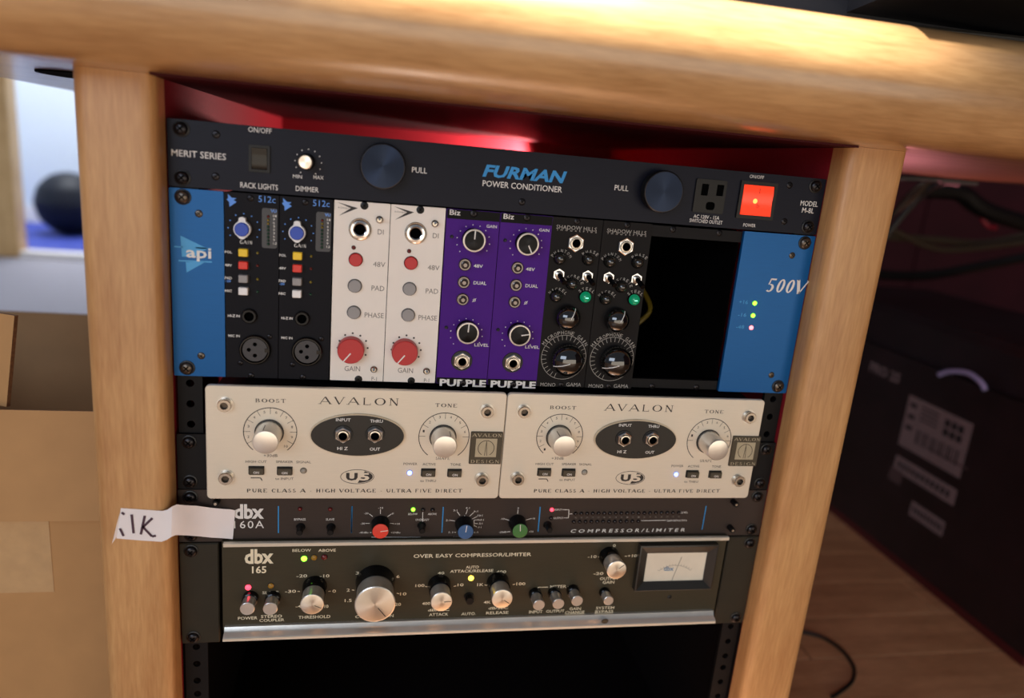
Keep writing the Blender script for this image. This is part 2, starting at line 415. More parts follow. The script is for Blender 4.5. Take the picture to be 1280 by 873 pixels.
def build(name, mm, parent=None, label=None, cat=None, group=None, kind=None, origin=None):
    lo = [min(v[i] for v in mm.v) for i in range(3)]; hi = [max(v[i] for v in mm.v) for i in range(3)]
    org = Vector(origin) if origin else Vector([(a+b)/2 for a, b in zip(lo, hi)])
    return link(name, to_mesh(name, mm, org), rack2w(org+OFF), parent, label, cat, group, kind)
PROTO = {}
def inst(name, key, fn, x, y, z, parent, label=None):
    """a part whose mesh (built once about the origin) is shared"""
    if key not in PROTO:
        mm = M(); fn(mm); PROTO[key] = to_mesh(name, mm)
    return link(name, PROTO[key], rack2w(Vector((x, y, z))+OFF), parent, label)
def cross(m, r, d, mt='void'):
    for a in (PI/4, 3*PI/4):
        m.line(-r*math.cos(a), -r*math.sin(a), r*math.cos(a), r*math.sin(a), r*0.42, -d, mt)
def rack_screw(p, x, z, y=0, mt='screw_black'):
    def f(m):
        m.lathe(0, 0, 0, [(5.4, 0), (5.4, .5), (4.6, .9)], 'black', 20)
        m.lathe(0, 0, -.8, [(4.5, 0), (4.4, .8), (3.7, 1.7), (2.4, 2.3), (1.2, 2.5)], mt, 20); cross(m, 2.3, 3.34)
    inst('rack_screw', 'rs'+mt, f, x, y, z, p)
def small_screw(p, x, z, y=0, r=2.4, mt='screw_black'):
    def f(m):
        m.lathe(0, 0, 0, [(r*1.15, .05), (r*1.1, .25), (r*.9, .5), (r*.5, .7)], mt, 14)
        cross(m, r*.55, .75)
    inst('screw', 'ss%s%.1f' % (mt, r), f, x, y, z, p)
def led(p, x, z, y, r, mt, label=None, name='indicator_light'):
    def f(m):
        m.lathe(0, 0, 0, [(r*1.15, .05), (r*1.1, .3), (r*.98, .3)], 'black', 14, closed=False)
        m.lathe(0, 0, 0, [(r, .1), (r*.95, .8), (r*.7, 1.4), (r*.3, 1.7)], mt, 14)
    inst(name, 'led%s%.2f' % (mt, r), f, x, y, z, p, label)
def jack_hex(p, x, z, y, R, rh, L=3.0, name='jack_socket', washer=True):
    def f(m):
        if washer: m.lathe(0, 0, 0, [(R*1.24, 0.05), (R*1.2, .6)], 'black', 24)
        n = 6
        o = circ(0, 0, R*1.08, 6, PI/6); i = circ(0, 0, R*.95, 6, PI/6)
        vs = [(a, -.5, b) for a, b in o] + [(a, -L*.7, b) for a, b in o] + [(a, -L*.9, b) for a, b in i]
        fs = [(k, (k+1) % 6, 6+(k+1) % 6, 6+k) for k in range(6)] + [(6+k, 6+(k+1) % 6, 12+(k+1) % 6, 12+k) for k in range(6)]
        m.add(vs, fs, 'chrome'); m.plate(i, [circ(0, 0, R*.70, 20)], -L*.9, -L*.6, 'chrome', back=False)
        m.lathe(0, 0, 0, [(R*.80, L*.9), (R*.72, L*.9), (R*.70, L*.7), (rh*1.5, L*.7), (rh*1.4, L*1.2), (rh*1.1, L*1.25), (rh, L*1.1)], 'nickel', 24, closed=False)
        m.lathe(0, 0, 0, [(rh, L*1.1), (rh*.95, L*.2)], 'void', 20)
    inst(name, 'jh%.1f%.1f%d' % (R, rh, washer), f, x, y, z, p)
def face_body(name, p, x0, x1, z0, z1, y, mt, r=.6, holes=(), depth=2.5, body=90, inset=1.2):
    m = M(); m.plate(rrect(x0, x1, z0, z1, r, 3), holes, y, y+depth, mt)
    build(name, m, p)
    if body:
        m = M(); m.box(x0+inset, x1-inset, y+depth+.05, y+depth+body, z0+inset, z1-inset, 'steel_dark'); build('chassis', m, p)

# ================================================================== the setting
def struct(name, m, parent=None):
    return build(name, m, parent, kind=None if parent else 'structure')
Z0 = -H
m = M(); m.box(-3200, 3000, -2600, 4400, Z0-60, Z0-6, 'floor_wood'); floor = struct('floor', m)
pm = M(); pm.rbox(-400, 400, -42.5, 42.5, 0, 6, 1.2, 'floor_wood', ch=.8, n=1)
# planks are laid flat: rebuild the shape lying down
pv = M(); pv.add([(v[0], v[2], -v[1]) for v in pm.v], [f for f in pm.f], 'floor_wood')
plank_me = to_mesh('plank', pv)
for j in range(24):
    y = -520 + j*86
    for i in range(4):
        x = -300 + i*803 + (j*271) % 803 - 200
        if y > 700 and x < 300: continue
        link('plank', plank_me, rack2w((x, y, Z0-.0+random.uniform(-.3, 0))), floor)
m = M(); m.box(-3000, -560, 700, 2990, Z0-6, Z0+4, 'carpet'); build('floor', m, kind='structure')
m = M(); m.box(-3000, -300, 3060, 4300, Z0-6, Z0+2, 'blue_floor'); build('floor', m, kind='structure')
m = M(); m.box(-480, 2700, 1300, 1330, Z0, Z0+2500, 'maroon_wall'); wb = struct('wall_back', m)
for k, xs in enumerate(((-478, 395), (400, 1655), (1661, 2698))):       # fabric covered wall panels
    m = M(); m.box(xs[0], xs[1], 1288, 1300, Z0+112, Z0+2400, 'maroon_wall'); build('panel', m, wb)
m = M(); m.box(-478, 2700, 1280, 1299, Z0+4, Z0+100, 'carton_black'); struct('baseboard_back', m)
m = M(); m.box(2700, 2730, -2600, 1330, Z0, Z0+2500, 'maroon_wall'); struct('wall_right', m)
m = M(); m.box(-3000, -300, 4300, 4330, Z0, Z0+2500, 'pale_wall'); struct('wall_far', m)
m = M(); m.box(-3000, -300, 4288, 4299, Z0+2, Z0+95, 'white_trim'); struct('baseboard_far', m)
m = M(); m.box(-3030, -3000, 690, 4300, Z0, Z0+2500, 'pale_wall'); struct('wall_left', m)
m = M(); m.box(-480, -450, 1330, 4300, Z0, Z0+2500, 'pale_wall'); struct('wall_inner', m)
m = M(); m.box(-3000, -1535, 3000, 3050, Z0, Z0+2500, 'pale_wall'); struct('wall_partition', m)
m = M(); m.rbox(-1530, -1432, Z0+5, Z0+2100, 2985, 3065, 4, 'door_wood', ch=3); struct('door_1', m)
m = M(); m.rbox(-1432, -480, Z0+1, Z0+34, 2985, 3060, 4, 'white_trim', ch=3); struct('trim_1', m)
# ball
b = M()
br = 172; bc = Vector((-1545, 3850, Z0+2+br))
vs = []; fs = []; n1, n2 = 24, 36
for i in range(n1+1):
    for k in range(n2):
        t = PI*i/n1; rr = br*(1+.012*math.cos(12*t)) ; rr2 = rr
        vs.append((bc.x+rr*math.sin(t)*math.cos(2*PI*k/n2), bc.y+rr*math.sin(t)*math.sin(2*PI*k/n2), bc.z+br*math.cos(t)))
for i in range(n1):
    for k in range(n2): fs.append((i*n2+k, (i+1)*n2+k, (i+1)*n2+(k+1) % n2, i*n2+(k+1) % n2))
b.add(vs, fs, 'ball_rubber')
bt = thing('exercise_ball', 'dark round exercise ball on the blue floor of the next room', 'ball', (bc.x, bc.y, Z0+2))
build('ball_skin', b, bt)
b = M(); b.lathe(bc.x-60, bc.z+60, bc.y-br+24, [(9, 0), (9, 6), (4, 7)], 'black', 12); build('valve_plug', b, bt)

# ================================================================== desk
desk = thing('studio_desk', 'maple studio desk with a rounded front edge and two thick posts holding the gear rack', 'desk', (242, 200, Z0))
def desk_top():
    zt, zb = 104, 25      # rack frame (world 724 and 645)
    r = (zt-zb)/2; prof = []
    for i in range(25):
        a = math.radians(90+180*i/24)
        prof.append((-50+r*1.02*math.cos(a), (zt+zb)/2+r*math.sin(a)))
    prof.append((-26, zb))
    m = M(); xs = [-200, 1250]
    vs = []; k = len(prof)
    for x in xs:
        vs += [(x, p[0], p[1]) for p in prof]
    fs = [(i, k+i, k+i+1, i+1) for i in range(k-1)]
    n = len(vs)
    # rear: deeper over the rack bay
    back = [(-200, 600), (560, 600), (560, 430), (1250, 430)]
    m.add(vs, fs, 'maple_top')
    top = [(-200, -50), (1250, -50), (1250, 430), (560, 430), (560, 600), (-200, 600)]
    bot = [(-200, -26), (1250, -26), (1250, 430), (560, 430), (560, 600), (-200, 600)]
    m.add([(p[0], p[1], zt) for p in top], [(0, 1, 2, 3), (0, 3, 4, 5)], 'maple_top')
    m.add([(p[0], p[1], zb) for p in bot], [(3, 2, 1, 0), (5, 4, 3, 0)], 'maple_top')
    for i in range(1, 5):
        a, b_ = top[i], top[i+1]
        m.add([(a[0], a[1], zb), (b_[0], b_[1], zb), (b_[0], b_[1], zt), (a[0], a[1], zt)], [(0, 1, 2, 3)], 'maple_top')
    for x, o in ((-200, 1), (1250, 0)):
        pl = [(x, p[0], p[1]) for p in prof] + [(x, 600 if o else 430, zb), (x, 600 if o else 430, zt)]
        m.add(pl, [tuple(range(len(pl)))], 'maple_top')
    return m
build('desktop', desk_top(), desk)
def post(x0, x1, yf, yb):
    m = M(); z0, z1 = Z0, 24.9; r = 9; pts = []
    for cx, cy, a in ((x0+r, yf+r, 180), (x1-r, yf+r, 270)):
        for i in range(7):
            t = math.radians(a+90*i/6); pts.append((cx+r*math.cos(t), cy+r*math.sin(t)))
    pts += [(x1, yb), (x0, yb)]; k = len(pts)
    vs = [(p[0], p[1], z) for z in (z0, z1) for p in pts]
    fs = [(i, (i+1) % k, k+(i+1) % k, k+i) for i in range(k)] + [tuple(range(k))[::-1], tuple(range(k, 2*k))]
    m.add(vs, fs, 'maple_post'); return m
build('post', post(-50, -1.2, -20, 1), desk); build('post', post(484, 536, -20, 1), desk)
m = M(); m.box(-24, -1.3, 1.1, 590, Z0, 24.8, 'maroon'); build('side_panel', m, desk, 'maroon textured side panel')
m = M(); m.box(484, 506, 1.1, 590, Z0, 24.8, 'maroon'); build('side_panel', m, desk, 'maroon textured side panel')
m = M(); m.box(-1.1, 483.9, 572, 590, Z0, 24.2, 'maroon'); build('back_panel', m, desk, 'maroon back panel')
m = M(); m.box(-1.2, .8, 5.4, 571, Z0+1, -300, 'bay_shade'); m.box(482.1, 483.9, 1.2, 571, Z0+1, -300, 'bay_shade'); m.box(.9, 482.1, 560, 571, Z0+1, -60, 'bay_shade'); build('shade_sheet', m, desk, 'black sheets added as shade in the lower part of the bay')  # added black sheets standing in for the shade of the open lower bay
m = M(); m.box(.9, 482.1, 30.1, 559, Z0+1, Z0+12, 'bay_shade'); build('bay_floor', m, desk)
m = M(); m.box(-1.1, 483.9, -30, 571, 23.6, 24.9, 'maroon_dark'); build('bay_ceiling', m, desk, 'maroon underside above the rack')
m = M(); m.plate(circ(-66, 78, 40, 28), [], 0, 1, 'void')
cu = M(); cu.add([(v[0], v[2], 24.9-v[1]*1.2) for v in m.v], m.f, 'void'); build('cable_hole', cu, desk)
# rails with their screw holes
def rail(x0, x1):
    holes = []; cx = (x0+x1)/2
    for u in range(0, 12):
        for d in (6.35, 22.225, 38.1):
            z = -(u*44.45+d)
            holes.append(circ(cx, z, 2.9, 10))
    m = M(); m.plate([(x0, -540), (x1, -540), (x1, -1), (x0, -1)], holes, 3.0, 5.2, 'steel_dark')
    if cx < 200: m.box(x0, x0+2, 5.2, 30, -540, -1, 'steel_dark')
    else: m.box(x1-2, x1, 5.2, 30, -540, -1, 'steel_dark')
    build('rack_rail', m, desk, 'black steel rail with round screw holes')
rail(1.2, 18.2); rail(465.5, 482)

# ================================================================== power conditioner
def screws4(p, zt, zb, mt='screw_black'):
    for x in (8.75, 473.9):
        for z in (zt, zb): rack_screw(p, x, z, 0, mt)
def txt(m, s, f, u0, u1, v, h, y, mt, **k):
    c0 = at(f, u0, v, y); c1 = at(f, u1, v, y)
    m.text(s, c0[0], c1[0], (c0[1]+c1[1])/2, sv(f, (u0+u1)/2, v, h, y), y-.12, mt, **k)
def ser(m, s, f, u0, u1, v, h, y, mt, **k):
    c0 = at(f, u0, v, y); c1 = at(f, u1, v, y)
    m.serif(s, c0[0], c1[0], (c0[1]+c1[1])/2, sv(f, (u0+u1)/2, v, h, y), y-.12, mt, **k)
def ln(m, f, pts, wd, y, mt):
    P = [at(f, u, v, y) for u, v in pts]
    for a, b_ in zip(P, P[1:]): m.line(a[0], a[1], b_[0], b_[1], wd, y-.1, mt)
pc = thing('power_conditioner', 'slim black power conditioner at the top of the rack, with two large dark knobs', 'power conditioner', (241, 0, -44))
oc = at('z3', 666, 262); pw = at('z3', 892, 280)
hole_out = rrect(oc[0]-12, oc[0]+12, oc[1]-12, oc[1]+12.5, 1)
m = M(); m.plate(rrect(0, 482.6, -44, -.4, .8), [], 0, 3, 'furman_face'); build('faceplate', m, pc)
m = M(); m.box(20, 462, 3.05, 240, -43, -1.4, 'steel_dark'); build('chassis', m, pc)
screws4(pc, -6.35, -38.1)
for f, u, v in (('z1', 340, 185), ('z1', 337, 440), ('z3', 1068, 207), ('z3', 1042, 388), ('z2', 930, 410)):
    small_screw(pc, *at(f, u, v), 0, 2.3)
sw = thing  # noqa
def rocker(p, x0, x1, z0, z1, b, mat_r, label, lit=False):
    m = M(); m.plate(rrect(x0-b, x1+b, z0-b, z1+b, .6), [rrect(x0, x1, z0, z1, .4)], -1.6, 0, 'black_satin'); fr = build('switch', m, p, label)
    m = M(); zm = (z0+z1)/2; e = .25
    y1, y2 = (-.9, -2.6) if lit else (-2.6, -.9)
    pr = [(z1-e, -.2), (z1-e, y1), (zm+(z1-zm)*.45, -2.0), (zm, -1.5), (zm-(zm-z0)*.45, -1.9), (z0+e, y2), (z0+e, -.2)]
    vs = [(x, q[1], q[0]) for x in (x0+e, x1-e) for q in pr]; k = len(pr)
    m.add(vs, [(i, i+1, k+i+1, k+i) for i in range(k-1)] + [tuple(range(k))[::-1], tuple(range(k, 2*k))], mat_r)
    build('rocker', m, fr)
    return fr
a = at('z1', 556, 262); b_ = at('z1', 652, 402)
rocker(pc, a[0], b_[0], b_[1], a[1], 1.7, 'brown_plastic', 'small dark rack light switch')
a = at('z3', 838, 200); b_ = at('z3', 964, 365)
fr = rocker(pc, a[0], b_[0], b_[1], a[1], 2.6, 'orange_lit', 'glowing orange power switch', True)
m = M(); xm = (a[0]+b_[0])/2 + .6
m.text('O', xm-1.0, xm+1.3, at('z3', 908, 312)[1], 2.6, -2.15, 'mark_dark'); m.line(xm, a[1]-2.4, xm, a[1]-6.2, .45, -2.1, 'mark_dark')
m.dot(xm-2.4, (a[1]+b_[1])/2-.5, 1.9, -1.72, 'orange_hot', 14)
build('switch_marks', m, fr)
m = M(); m.plate(rrect(oc[0]-12.5, oc[0]+12.5, oc[1]-12.5, oc[1]+12.5, 1.2), [
    rrect(*(lambda p, q: (p[0], q[0], q[1], p[1]))(at('z3', 628, 198), at('z3', 653, 259)), .3),
    rrect(*(lambda p, q: (p[0], q[0], q[1], p[1]))(at('z3', 704, 203), at('z3', 729, 262)), .3),
    rrect(*(lambda p, q: (p[0], q[0], q[1], p[1]))(at('z3', 648, 288), at('z3', 686, 332)), 2.2)], -1.5, -.02, 'black_satin')
ou = build('power_outlet', m, pc, 'black three pin power outlet')
m = M(); m.box(oc[0]-11, oc[0]+11, -.25, -.05, oc[1]-11, oc[1]+11, 'void'); build('slot_backing', m, ou)
def big_pull(x, z):
    k = M(); k.lathe(x, z, 0, [(13.2, 0), (13.2, 2.5), (15.2, 3), (15.6, 9), (15.4, 10.6)], 'black_satin', 48, closed=False)
    kb = build('knob', k, pc, 'large black pull knob with spun metal face')
    k = M(); k.lathe(x, z, 0, [(15.4, 10.6), (14.9, 11.1), (14.4, 11.15)], 'screw_black', 48, closed=False)
    k.lathe(x, z, 0, [(14.6, 11.0), (14.4, 11.2)], 'spun_dark', 48); build('knob_cap', k, kb)
big_pull(*at('z2', 235, 233, -11)); big_pull(*at('z3', 440, 240, -11))
dk = at('z1', 880, 352, -11)
m = M(); m.lathe(dk[0], dk[1], 0, [(5.6, 0), (5.4, 6), (4.8, 7)], 'black_satin', 28); kn = build('knob', m, pc, 'small dimmer knob with silver cap')
m = M(); m.lathe(dk[0], dk[1], -6.8, [(4.6, 0), (4.6, 4), (4.1, 4.4)], 'spun_metal', 28); build('knob_cap', m, kn)
m = M()
for i in range(11):
    t = math.radians(235-29*i); m.dot(dk[0]+1.0+8.8*math.cos(t), dk[1]-.4+8.8*math.sin(t), .42, -.1, 'white_print', 8)
W = 'white_print'
for a in (('ON/OFF', 'z1', 535, 677, 160, 32), ('MERIT SERIES', 'z1', 70, 400, 308, 40), ('RACK LIGHTS', 'z1', 487, 715, 499, 34), ('DIMMER', 'z1', 823, 962, 517, 31),
          ('MIN', 'z1', 806, 861, 440, 22), ('MAX', 'z1', 930, 992, 446, 22), ('PULL', 'z2', 380, 455, 252, 28), ('PULL', 'z3', 193, 262, 221, 27),
          ('POWER CONDITIONER', 'z2', 732, 1132, 333, 30), ('ON/OFF', 'z3', 868, 940, 165, 17), ('POWER', 'z3', 836, 898, 407, 17),
          ('AC 120V - 15A', 'z3', 587, 717, 366, 18), ('SWITCHED OUTLET', 'z3', 567, 733, 388, 18), ('MODEL', 'z3', 1122, 1210, 299, 26), ('M-8L', 'z3', 1130, 1190, 333, 26)):
    txt(m, *a, 0, W, bold=.004)
build('lettering', m, pc, kind='stuff'); m = M(); txt(m, 'FURMAN', 'z2', 732, 1155, 271, 62, 0, 'blue_print', bold=.035, shear=.32)
build('logo', m, pc, 'slanted blue word')

# ================================================================== module rack (blue ends) and its modules
EX = [35, 71.3, 108, 147.3, 187, 226.6, 265.8, 305.3, 344.5, 420.6]
MZ0, MZ1 = -177.6, -45.2
lb = thing('module_rack', 'three unit module rack with bright blue end panels directly below the power conditioner', 'rack frame', (241, 0, -178))
m = M(); m.plate(rrect(0, EX[0]-.3, MZ0, MZ1, .6), [], 0, 3, 'blue_face'); build('end_panel', m, lb, 'blue end panel with the api logo')
m = M(); m.plate(rrect(EX[9]+.3, 482.6, MZ0, MZ1, .6), [], 0, 3, 'blue_face'); build('end_panel', m, lb, 'blue end panel with three lights and 500V lettering')
screws4(lb, -50.8, -171.45, 'screw_steel')
for f, u, v in (('z4', 163, 125), ('z4', 173, 722), ('z8', 728, 180), ('z8', 634, 724)): small_screw(lb, *at(f, u, v), 0, 2.3, 'screw_steel')
for z0, z1, vs in ((-54.5, -46, ((187, 62), (397, 78))), (-177, -169.5, ((92, 776), (293, 781)))):
    m = M(); m.box(EX[8]+.5, EX[9]-.3, 2.6, 6, z0, z1, 'steel_dark'); build('slot_rail', m, lb)
    for u, v in vs: small_screw(lb, *at('z8', u, v, 2.6), 2.6, 2.2)
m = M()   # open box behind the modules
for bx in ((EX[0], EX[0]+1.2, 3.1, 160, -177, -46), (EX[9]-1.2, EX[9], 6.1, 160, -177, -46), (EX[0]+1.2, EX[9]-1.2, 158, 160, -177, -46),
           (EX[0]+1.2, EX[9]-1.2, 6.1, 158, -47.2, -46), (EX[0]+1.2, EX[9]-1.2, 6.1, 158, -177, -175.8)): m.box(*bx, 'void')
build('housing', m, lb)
m = M(); m.tube([(385, 120, -110), (392, 100, -128), (385, 96, -140), (372, 100, -150), (360, 118, -152)], 2.2, 'cable_yellow'); build('inner_cable', m, lb, 'faint yellow wire inside the empty slots')
for (u, v, mt, lab) in ((557, 397, 'led_green_on', 'lit green light'), (549, 453, 'led_green_on', 'lit green light'), (541, 508, 'led_pink_on', 'lit red light')):
    led(lb, *at('z8', u, v), 0, 1.9, mt, lab)
m = M()
ser(m, '500V', 'z8', 612, 795, 320, 62, 0, W, shear=.25, heavy=1.7, gap=.06); build('logo', m, lb, 'white 500V lettering'); m = M()
for t, u0, u1, v in (('+16', 487, 527, 392), ('-16', 482, 520, 450), ('-48', 473, 510, 505)): txt(m, t, 'z8', u0, u1, v, 17, 0, 'pale_blue_print')
build('lettering', m, lb, kind='stuff'); m = M()
P4 = lambda L_: [at('z4', u, v) for u, v in L_]
m.poly(P4([(86, 217), (92, 305), (140, 308), (200, 272)]), -.1, 'pale_blue_print')
m.poly(P4([(108, 328), (112, 372), (190, 328)]), -.1, 'pale_blue_print')
ln(m, 'z4', [(60, 263), (95, 265)], .9, 0, 'pale_blue_print'); ln(m, 'z4', [(150, 268), (215, 272)], .9, 0, 'pale_blue_print')
ln(m, 'z4', [(78, 322), (218, 328)], 1.0, 0, 'pale_blue_print')
txt(m, 'api', 'z4', 110, 216, 297, 58, -.05, W, bold=.02)
build('logo', m, lb, 'white api on a pale blue double arrow')

def module(idx, name, label, group, facemt, extra):
    global OFF
    base = {0: 0, 1: 0, 2: 2, 3: 2, 4: 4, 5: 4, 6: 6, 7: 6}[idx]
    x0, x1 = EX[base], EX[base+1]
    OFF = Vector((EX[idx]-EX[base], 0, 0))
    t = thing(name, label, 'audio module', ((x0+x1)/2, 0, MZ0), group)
    face_body('faceplate', t, x0+.25, x1-.25, MZ0, MZ1, 0, facemt, .4, (), 2.4, 110, 1.6)
    extra(t, idx, x0, x1)
    OFF = Vector((0, 0, 0))
def dots(m, cx, cz, r, a0, a1, n, sz_, mt):
    for i in range(n):
        t = math.radians(a0+(a1-a0)*i/(n-1)); m.dot(cx+r*math.cos(t), cz+r*math.sin(t), sz_, -.12, mt, 8)

def api(t, idx, x0, x1):
    small_screw(t, *at('z4', 380, 60), 0, 2.0); small_screw(t, *at('z4', 383, 806), 0, 2.0)
    small_screw(t, *at('z4', 460, 642), 0, 1.7); small_screw(t, *at('z4', 338, 752), 0, 1.7)
    kx, kz = at('z4', 343, 192, -6)
    m = M(); pts = []
    for i in range(48):
        a = 2*PI*i/48
        pts.append((kx+(5.6+1.3*max(0, math.cos(2*(a-PI/2)))**3+(1.6 if abs(a-PI/2) < .3 else 0))*math.cos(a), kz+(5.6+1.2*max(0, math.cos(2*(a-PI/2)))**3+(1.6 if abs(a-PI/2) < .3 else 0))*math.sin(a)))
    m.plate(pts, [], -5, -.3, 'white_cap'); kn = build('knob', m, t, 'white lobed knob with blue cap')
    m = M(); m.lathe(kx, kz, -4.9, [(4.7, 0), (4.7, 1.6), (4.2, 2.1)], 'blue_cap', 28); build('knob_cap', m, kn)
    m = M(); a = at('z4', 428, 100); b = at('z4', 492, 272)
    m.rbox(a[0], b[0], b[1], a[1], -.5, 0, 1.6, 'meter_window'); mt_ = build('level_meter', m, t)
    for i in range(9):
        c = at('z4', 455, 137+i*14.4)
        led(t, c[0], c[1], -.5, .95, 'led_off_red' if i == 0 else ('led_off_yellow' if i < 3 else 'led_off_green'))
    for v, mt, lab, lm in ((290, 'yellow_cap', 'yellow button', 'led_off_yellow'), (343, 'redsq_cap', 'red button', 'led_off_red'), (400, 'grey_cap', 'grey button', 'led_off_yellow'), (452, 'white_cap', 'white button', 'led_off_green')):
        c = at('z4', 348, v, -4)
        inst('push_button', 'sq'+mt, lambda mm, mt=mt: (mm.rbox(-3.1, 3.1, -2.7, 2.7, -4, 0, .7, mt, ch=.4), mm.rbox(-3.5, 3.5, -3.1, 3.1, -.4, 0, .7, 'black')), c[0], 0, c[1], t, lab)
        c = at('z4', 410, v); led(t, c[0], c[1], 0, 1.0, lm)
    c = at('z4', 376, 554)
    def hj(mm):
        mm.lathe(0, 0, 0, [(5.4, 0), (5.3, 2), (4.6, 2.8), (3.4, 2.8), (3.1, 2.4)], 'black_satin', 24, closed=False); mm.lathe(0, 0, 0, [(3.2, 2.5), (3.0, .2)], 'void', 20)
    inst('jack_socket', 'hizj', hj, c[0], 0, c[1], t, 'black round jack socket')
    c = at('z4', 400, 695)
    def xl(mm):
        mm.lathe(0, 0, 0, [(11, 0), (10.9, 2.2), (10.2, 3), (9.4, 3), (9.2, .6)], 'black_gloss', 36, closed=False)
        hs = [circ(0, 4.2, 1.5, 10), circ(-4.2, 0, 1.5, 10), circ(0, -4.2, 1.5, 10)]
        mm.plate(circ(0, 0, 8.6, 28), hs, -1.8, 0, 'meter_window'); mm.lathe(0, 0, 0, [(9.4, .15)], 'void', 28)
        mm.rbox(6.8, 9.2, -1.4, 1.4, -2.4, 0, .3, 'black_gloss')
    inst('microphone_socket', 'xlr', xl, c[0], 0, c[1], t, 'round three pin microphone socket')
    m = M()
    dots(m, kx+.3, kz, 10.3, 210, -30, 9, .45, 'dot_blue')
    m.poly(P4([(284, 42), (301, 58), (321, 60), (309, 68), (322, 76), (292, 96), (290, 76), (279, 64), (286, 60)]), -.1, 'dot_blue')
    txt(m, '512c', 'z4', 413, 485, 65, 27, 0, 'dot_blue')
    ser(m, 'GAIN', 'z4', 335, 387, 245, 15, 0, W, heavy=1.6)
    for s, v in (('POL', 286), ('48V', 341), ('PAD', 395), ('MIC', 449)): txt(m, s, 'z4', 272, 302, v, 11, 0, W, bold=.02)
    txt(m, '-20', 'z4', 275, 297, 408, 9, 0, 'dot_blue', bold=.02)
    txt(m, 'HI-Z IN', 'z4', 285, 335, 554, 11, 0, W, bold=.02); txt(m, 'MIC IN', 'z4', 287, 335, 638, 11, 0, W, bold=.02)
    txt(m, 'VU', 'z4', 465, 489, 114, 13, -.5, 'dot_blue', bold=.02)
    for i, s in enumerate(('18', '9', '6', '3', '0', '3', '6', '9', '12')):
        txt(m, s, 'z4', 475, 490 if len(s) > 1 else 482, 135+i*14.4, 9, -.5, W)
    build('lettering', m, t, kind='stuff')
module(0, 'preamp_module', 'black preamp module with blue capped knob beside the left blue panel', None, 'api_black', api)
module(1, 'preamp_module', 'black preamp module with blue capped knob touching the first white module', None, 'api_black', api)

def whitem(t, idx, x0, x1):
    small_screw(t, *at('z5', 159, 60), 0, 2.5, 'black_satin'); small_screw(t, *at('z5', 133, 818), 0, 2.5, 'black_satin')
    c = at('z5', 140, 163)
    def j(mm):
        mm.lathe(0, 0, 0, [(7.9, 0), (7.9, .8), (7.3, 1.2), (7.0, 1.2)], 'nickel', 32, closed=False)
        mm.lathe(0, 0, 0, [(7.4, 1.0), (6.6, 1.6), (6.4, 3.2), (4.8, 3.4), (4.0, 3.0)], 'chrome', 32, closed=False); mm.lathe(0, 0, 0, [(4.2, 3.1), (4, .3)], 'void', 24)
    inst('jack_socket', 'wj', j, c[0], 0, c[1], t, 'chrome ringed jack socket')
    def tg(mm):
        mm.lathe(0, 0, 0, [(2.6, 0), (2.6, 1.2), (1.6, 2.2)], 'nickel', 16)
        mm.tube([(0, -1.5, 0), (0, -4, .6), (0, -7, 1.4)], 1.0, 'chrome', 8, 2)
    for u, v in ((225, 115), (200, 768)):
        c = at('z5', u, v+6); inst('toggle_switch', 'wt', tg, c[0], 0, c[1], t, 'tiny chrome toggle switch')
    led(t, *at('z5', 112, 243), 0, 1.4, 'led_off_red')
    for u, v, mt, lab in ((121, 297, 'red_cap', 'red round button'), (117, 412, 'grey_cap', 'grey round button'), (113, 528, 'grey_cap', 'grey round button')):
        c = at('z5', u, v, -1.5)
        inst('push_button', 'rb'+mt, lambda mm, mt=mt: (mm.lathe(0, 0, 0, [(5.1, 0.02), (5.1, .12)], 'void', 28), mm.lathe(0, 0, 0, [(4.7, 0), (4.65, 2.0), (4.2, 2.4)], mt, 28)), c[0], 0, c[1], t, lab)
    kx, kz = at('z5', 99, 697, -7)
    m = M(); m.lathe(kx, kz, 0, [(9.9, 0.3), (9.7, 5), (9.5, 6.6), (9.0, 7.2)], 'red_knob', 40)
    m.line(kx, kz-1.5, kx-5.2, kz-8.0, .9, -7.3, W)
    build('knob', m, t, 'large red knob with white pointer line')
    m = M()
    for u, v in ((42, 680), (50, 650), (75, 625), (108, 617), (141, 628), (166, 651), (173, 682), (164, 712)): m.dot(*at('z5', u, v), .75, -.1, 'dark_print')
    for s, u0, u1, v in (('DI', 217, 243, 175), ('48V', 197, 250, 317), ('PAD', 190, 246, 421), ('PHASE', 160, 243, 539), ('GAIN', 72, 140, 772)): txt(m, s, 'z5', u0, u1, v, 22, 0, 'grey_print')
    txt(m, 'P-1', 'z5', 190, 213, 816, 16, 0, 'grey_print'); txt(m, 'A-Designs', 'z5', 43, 92, 70, 10, 0, 'grey_print')
    P5 = lambda L_: [at('z5', u, v) for u, v in L_]
    m.poly(P5([(40, 44), (131, 71), (104, 73)]), -.1, 'dark_print'); m.poly(P5([(46, 104), (104, 68), (131, 71)]), -.11, 'dark_print')
    build('lettering', m, t, kind='stuff')
module(2, 'preamp_module', 'first cream white module with red gain knob, beside the black modules', None, 'white_face', whitem)
module(3, 'preamp_module', 'second cream white module with red gain knob, beside the purple modules', None, 'white_face', whitem)

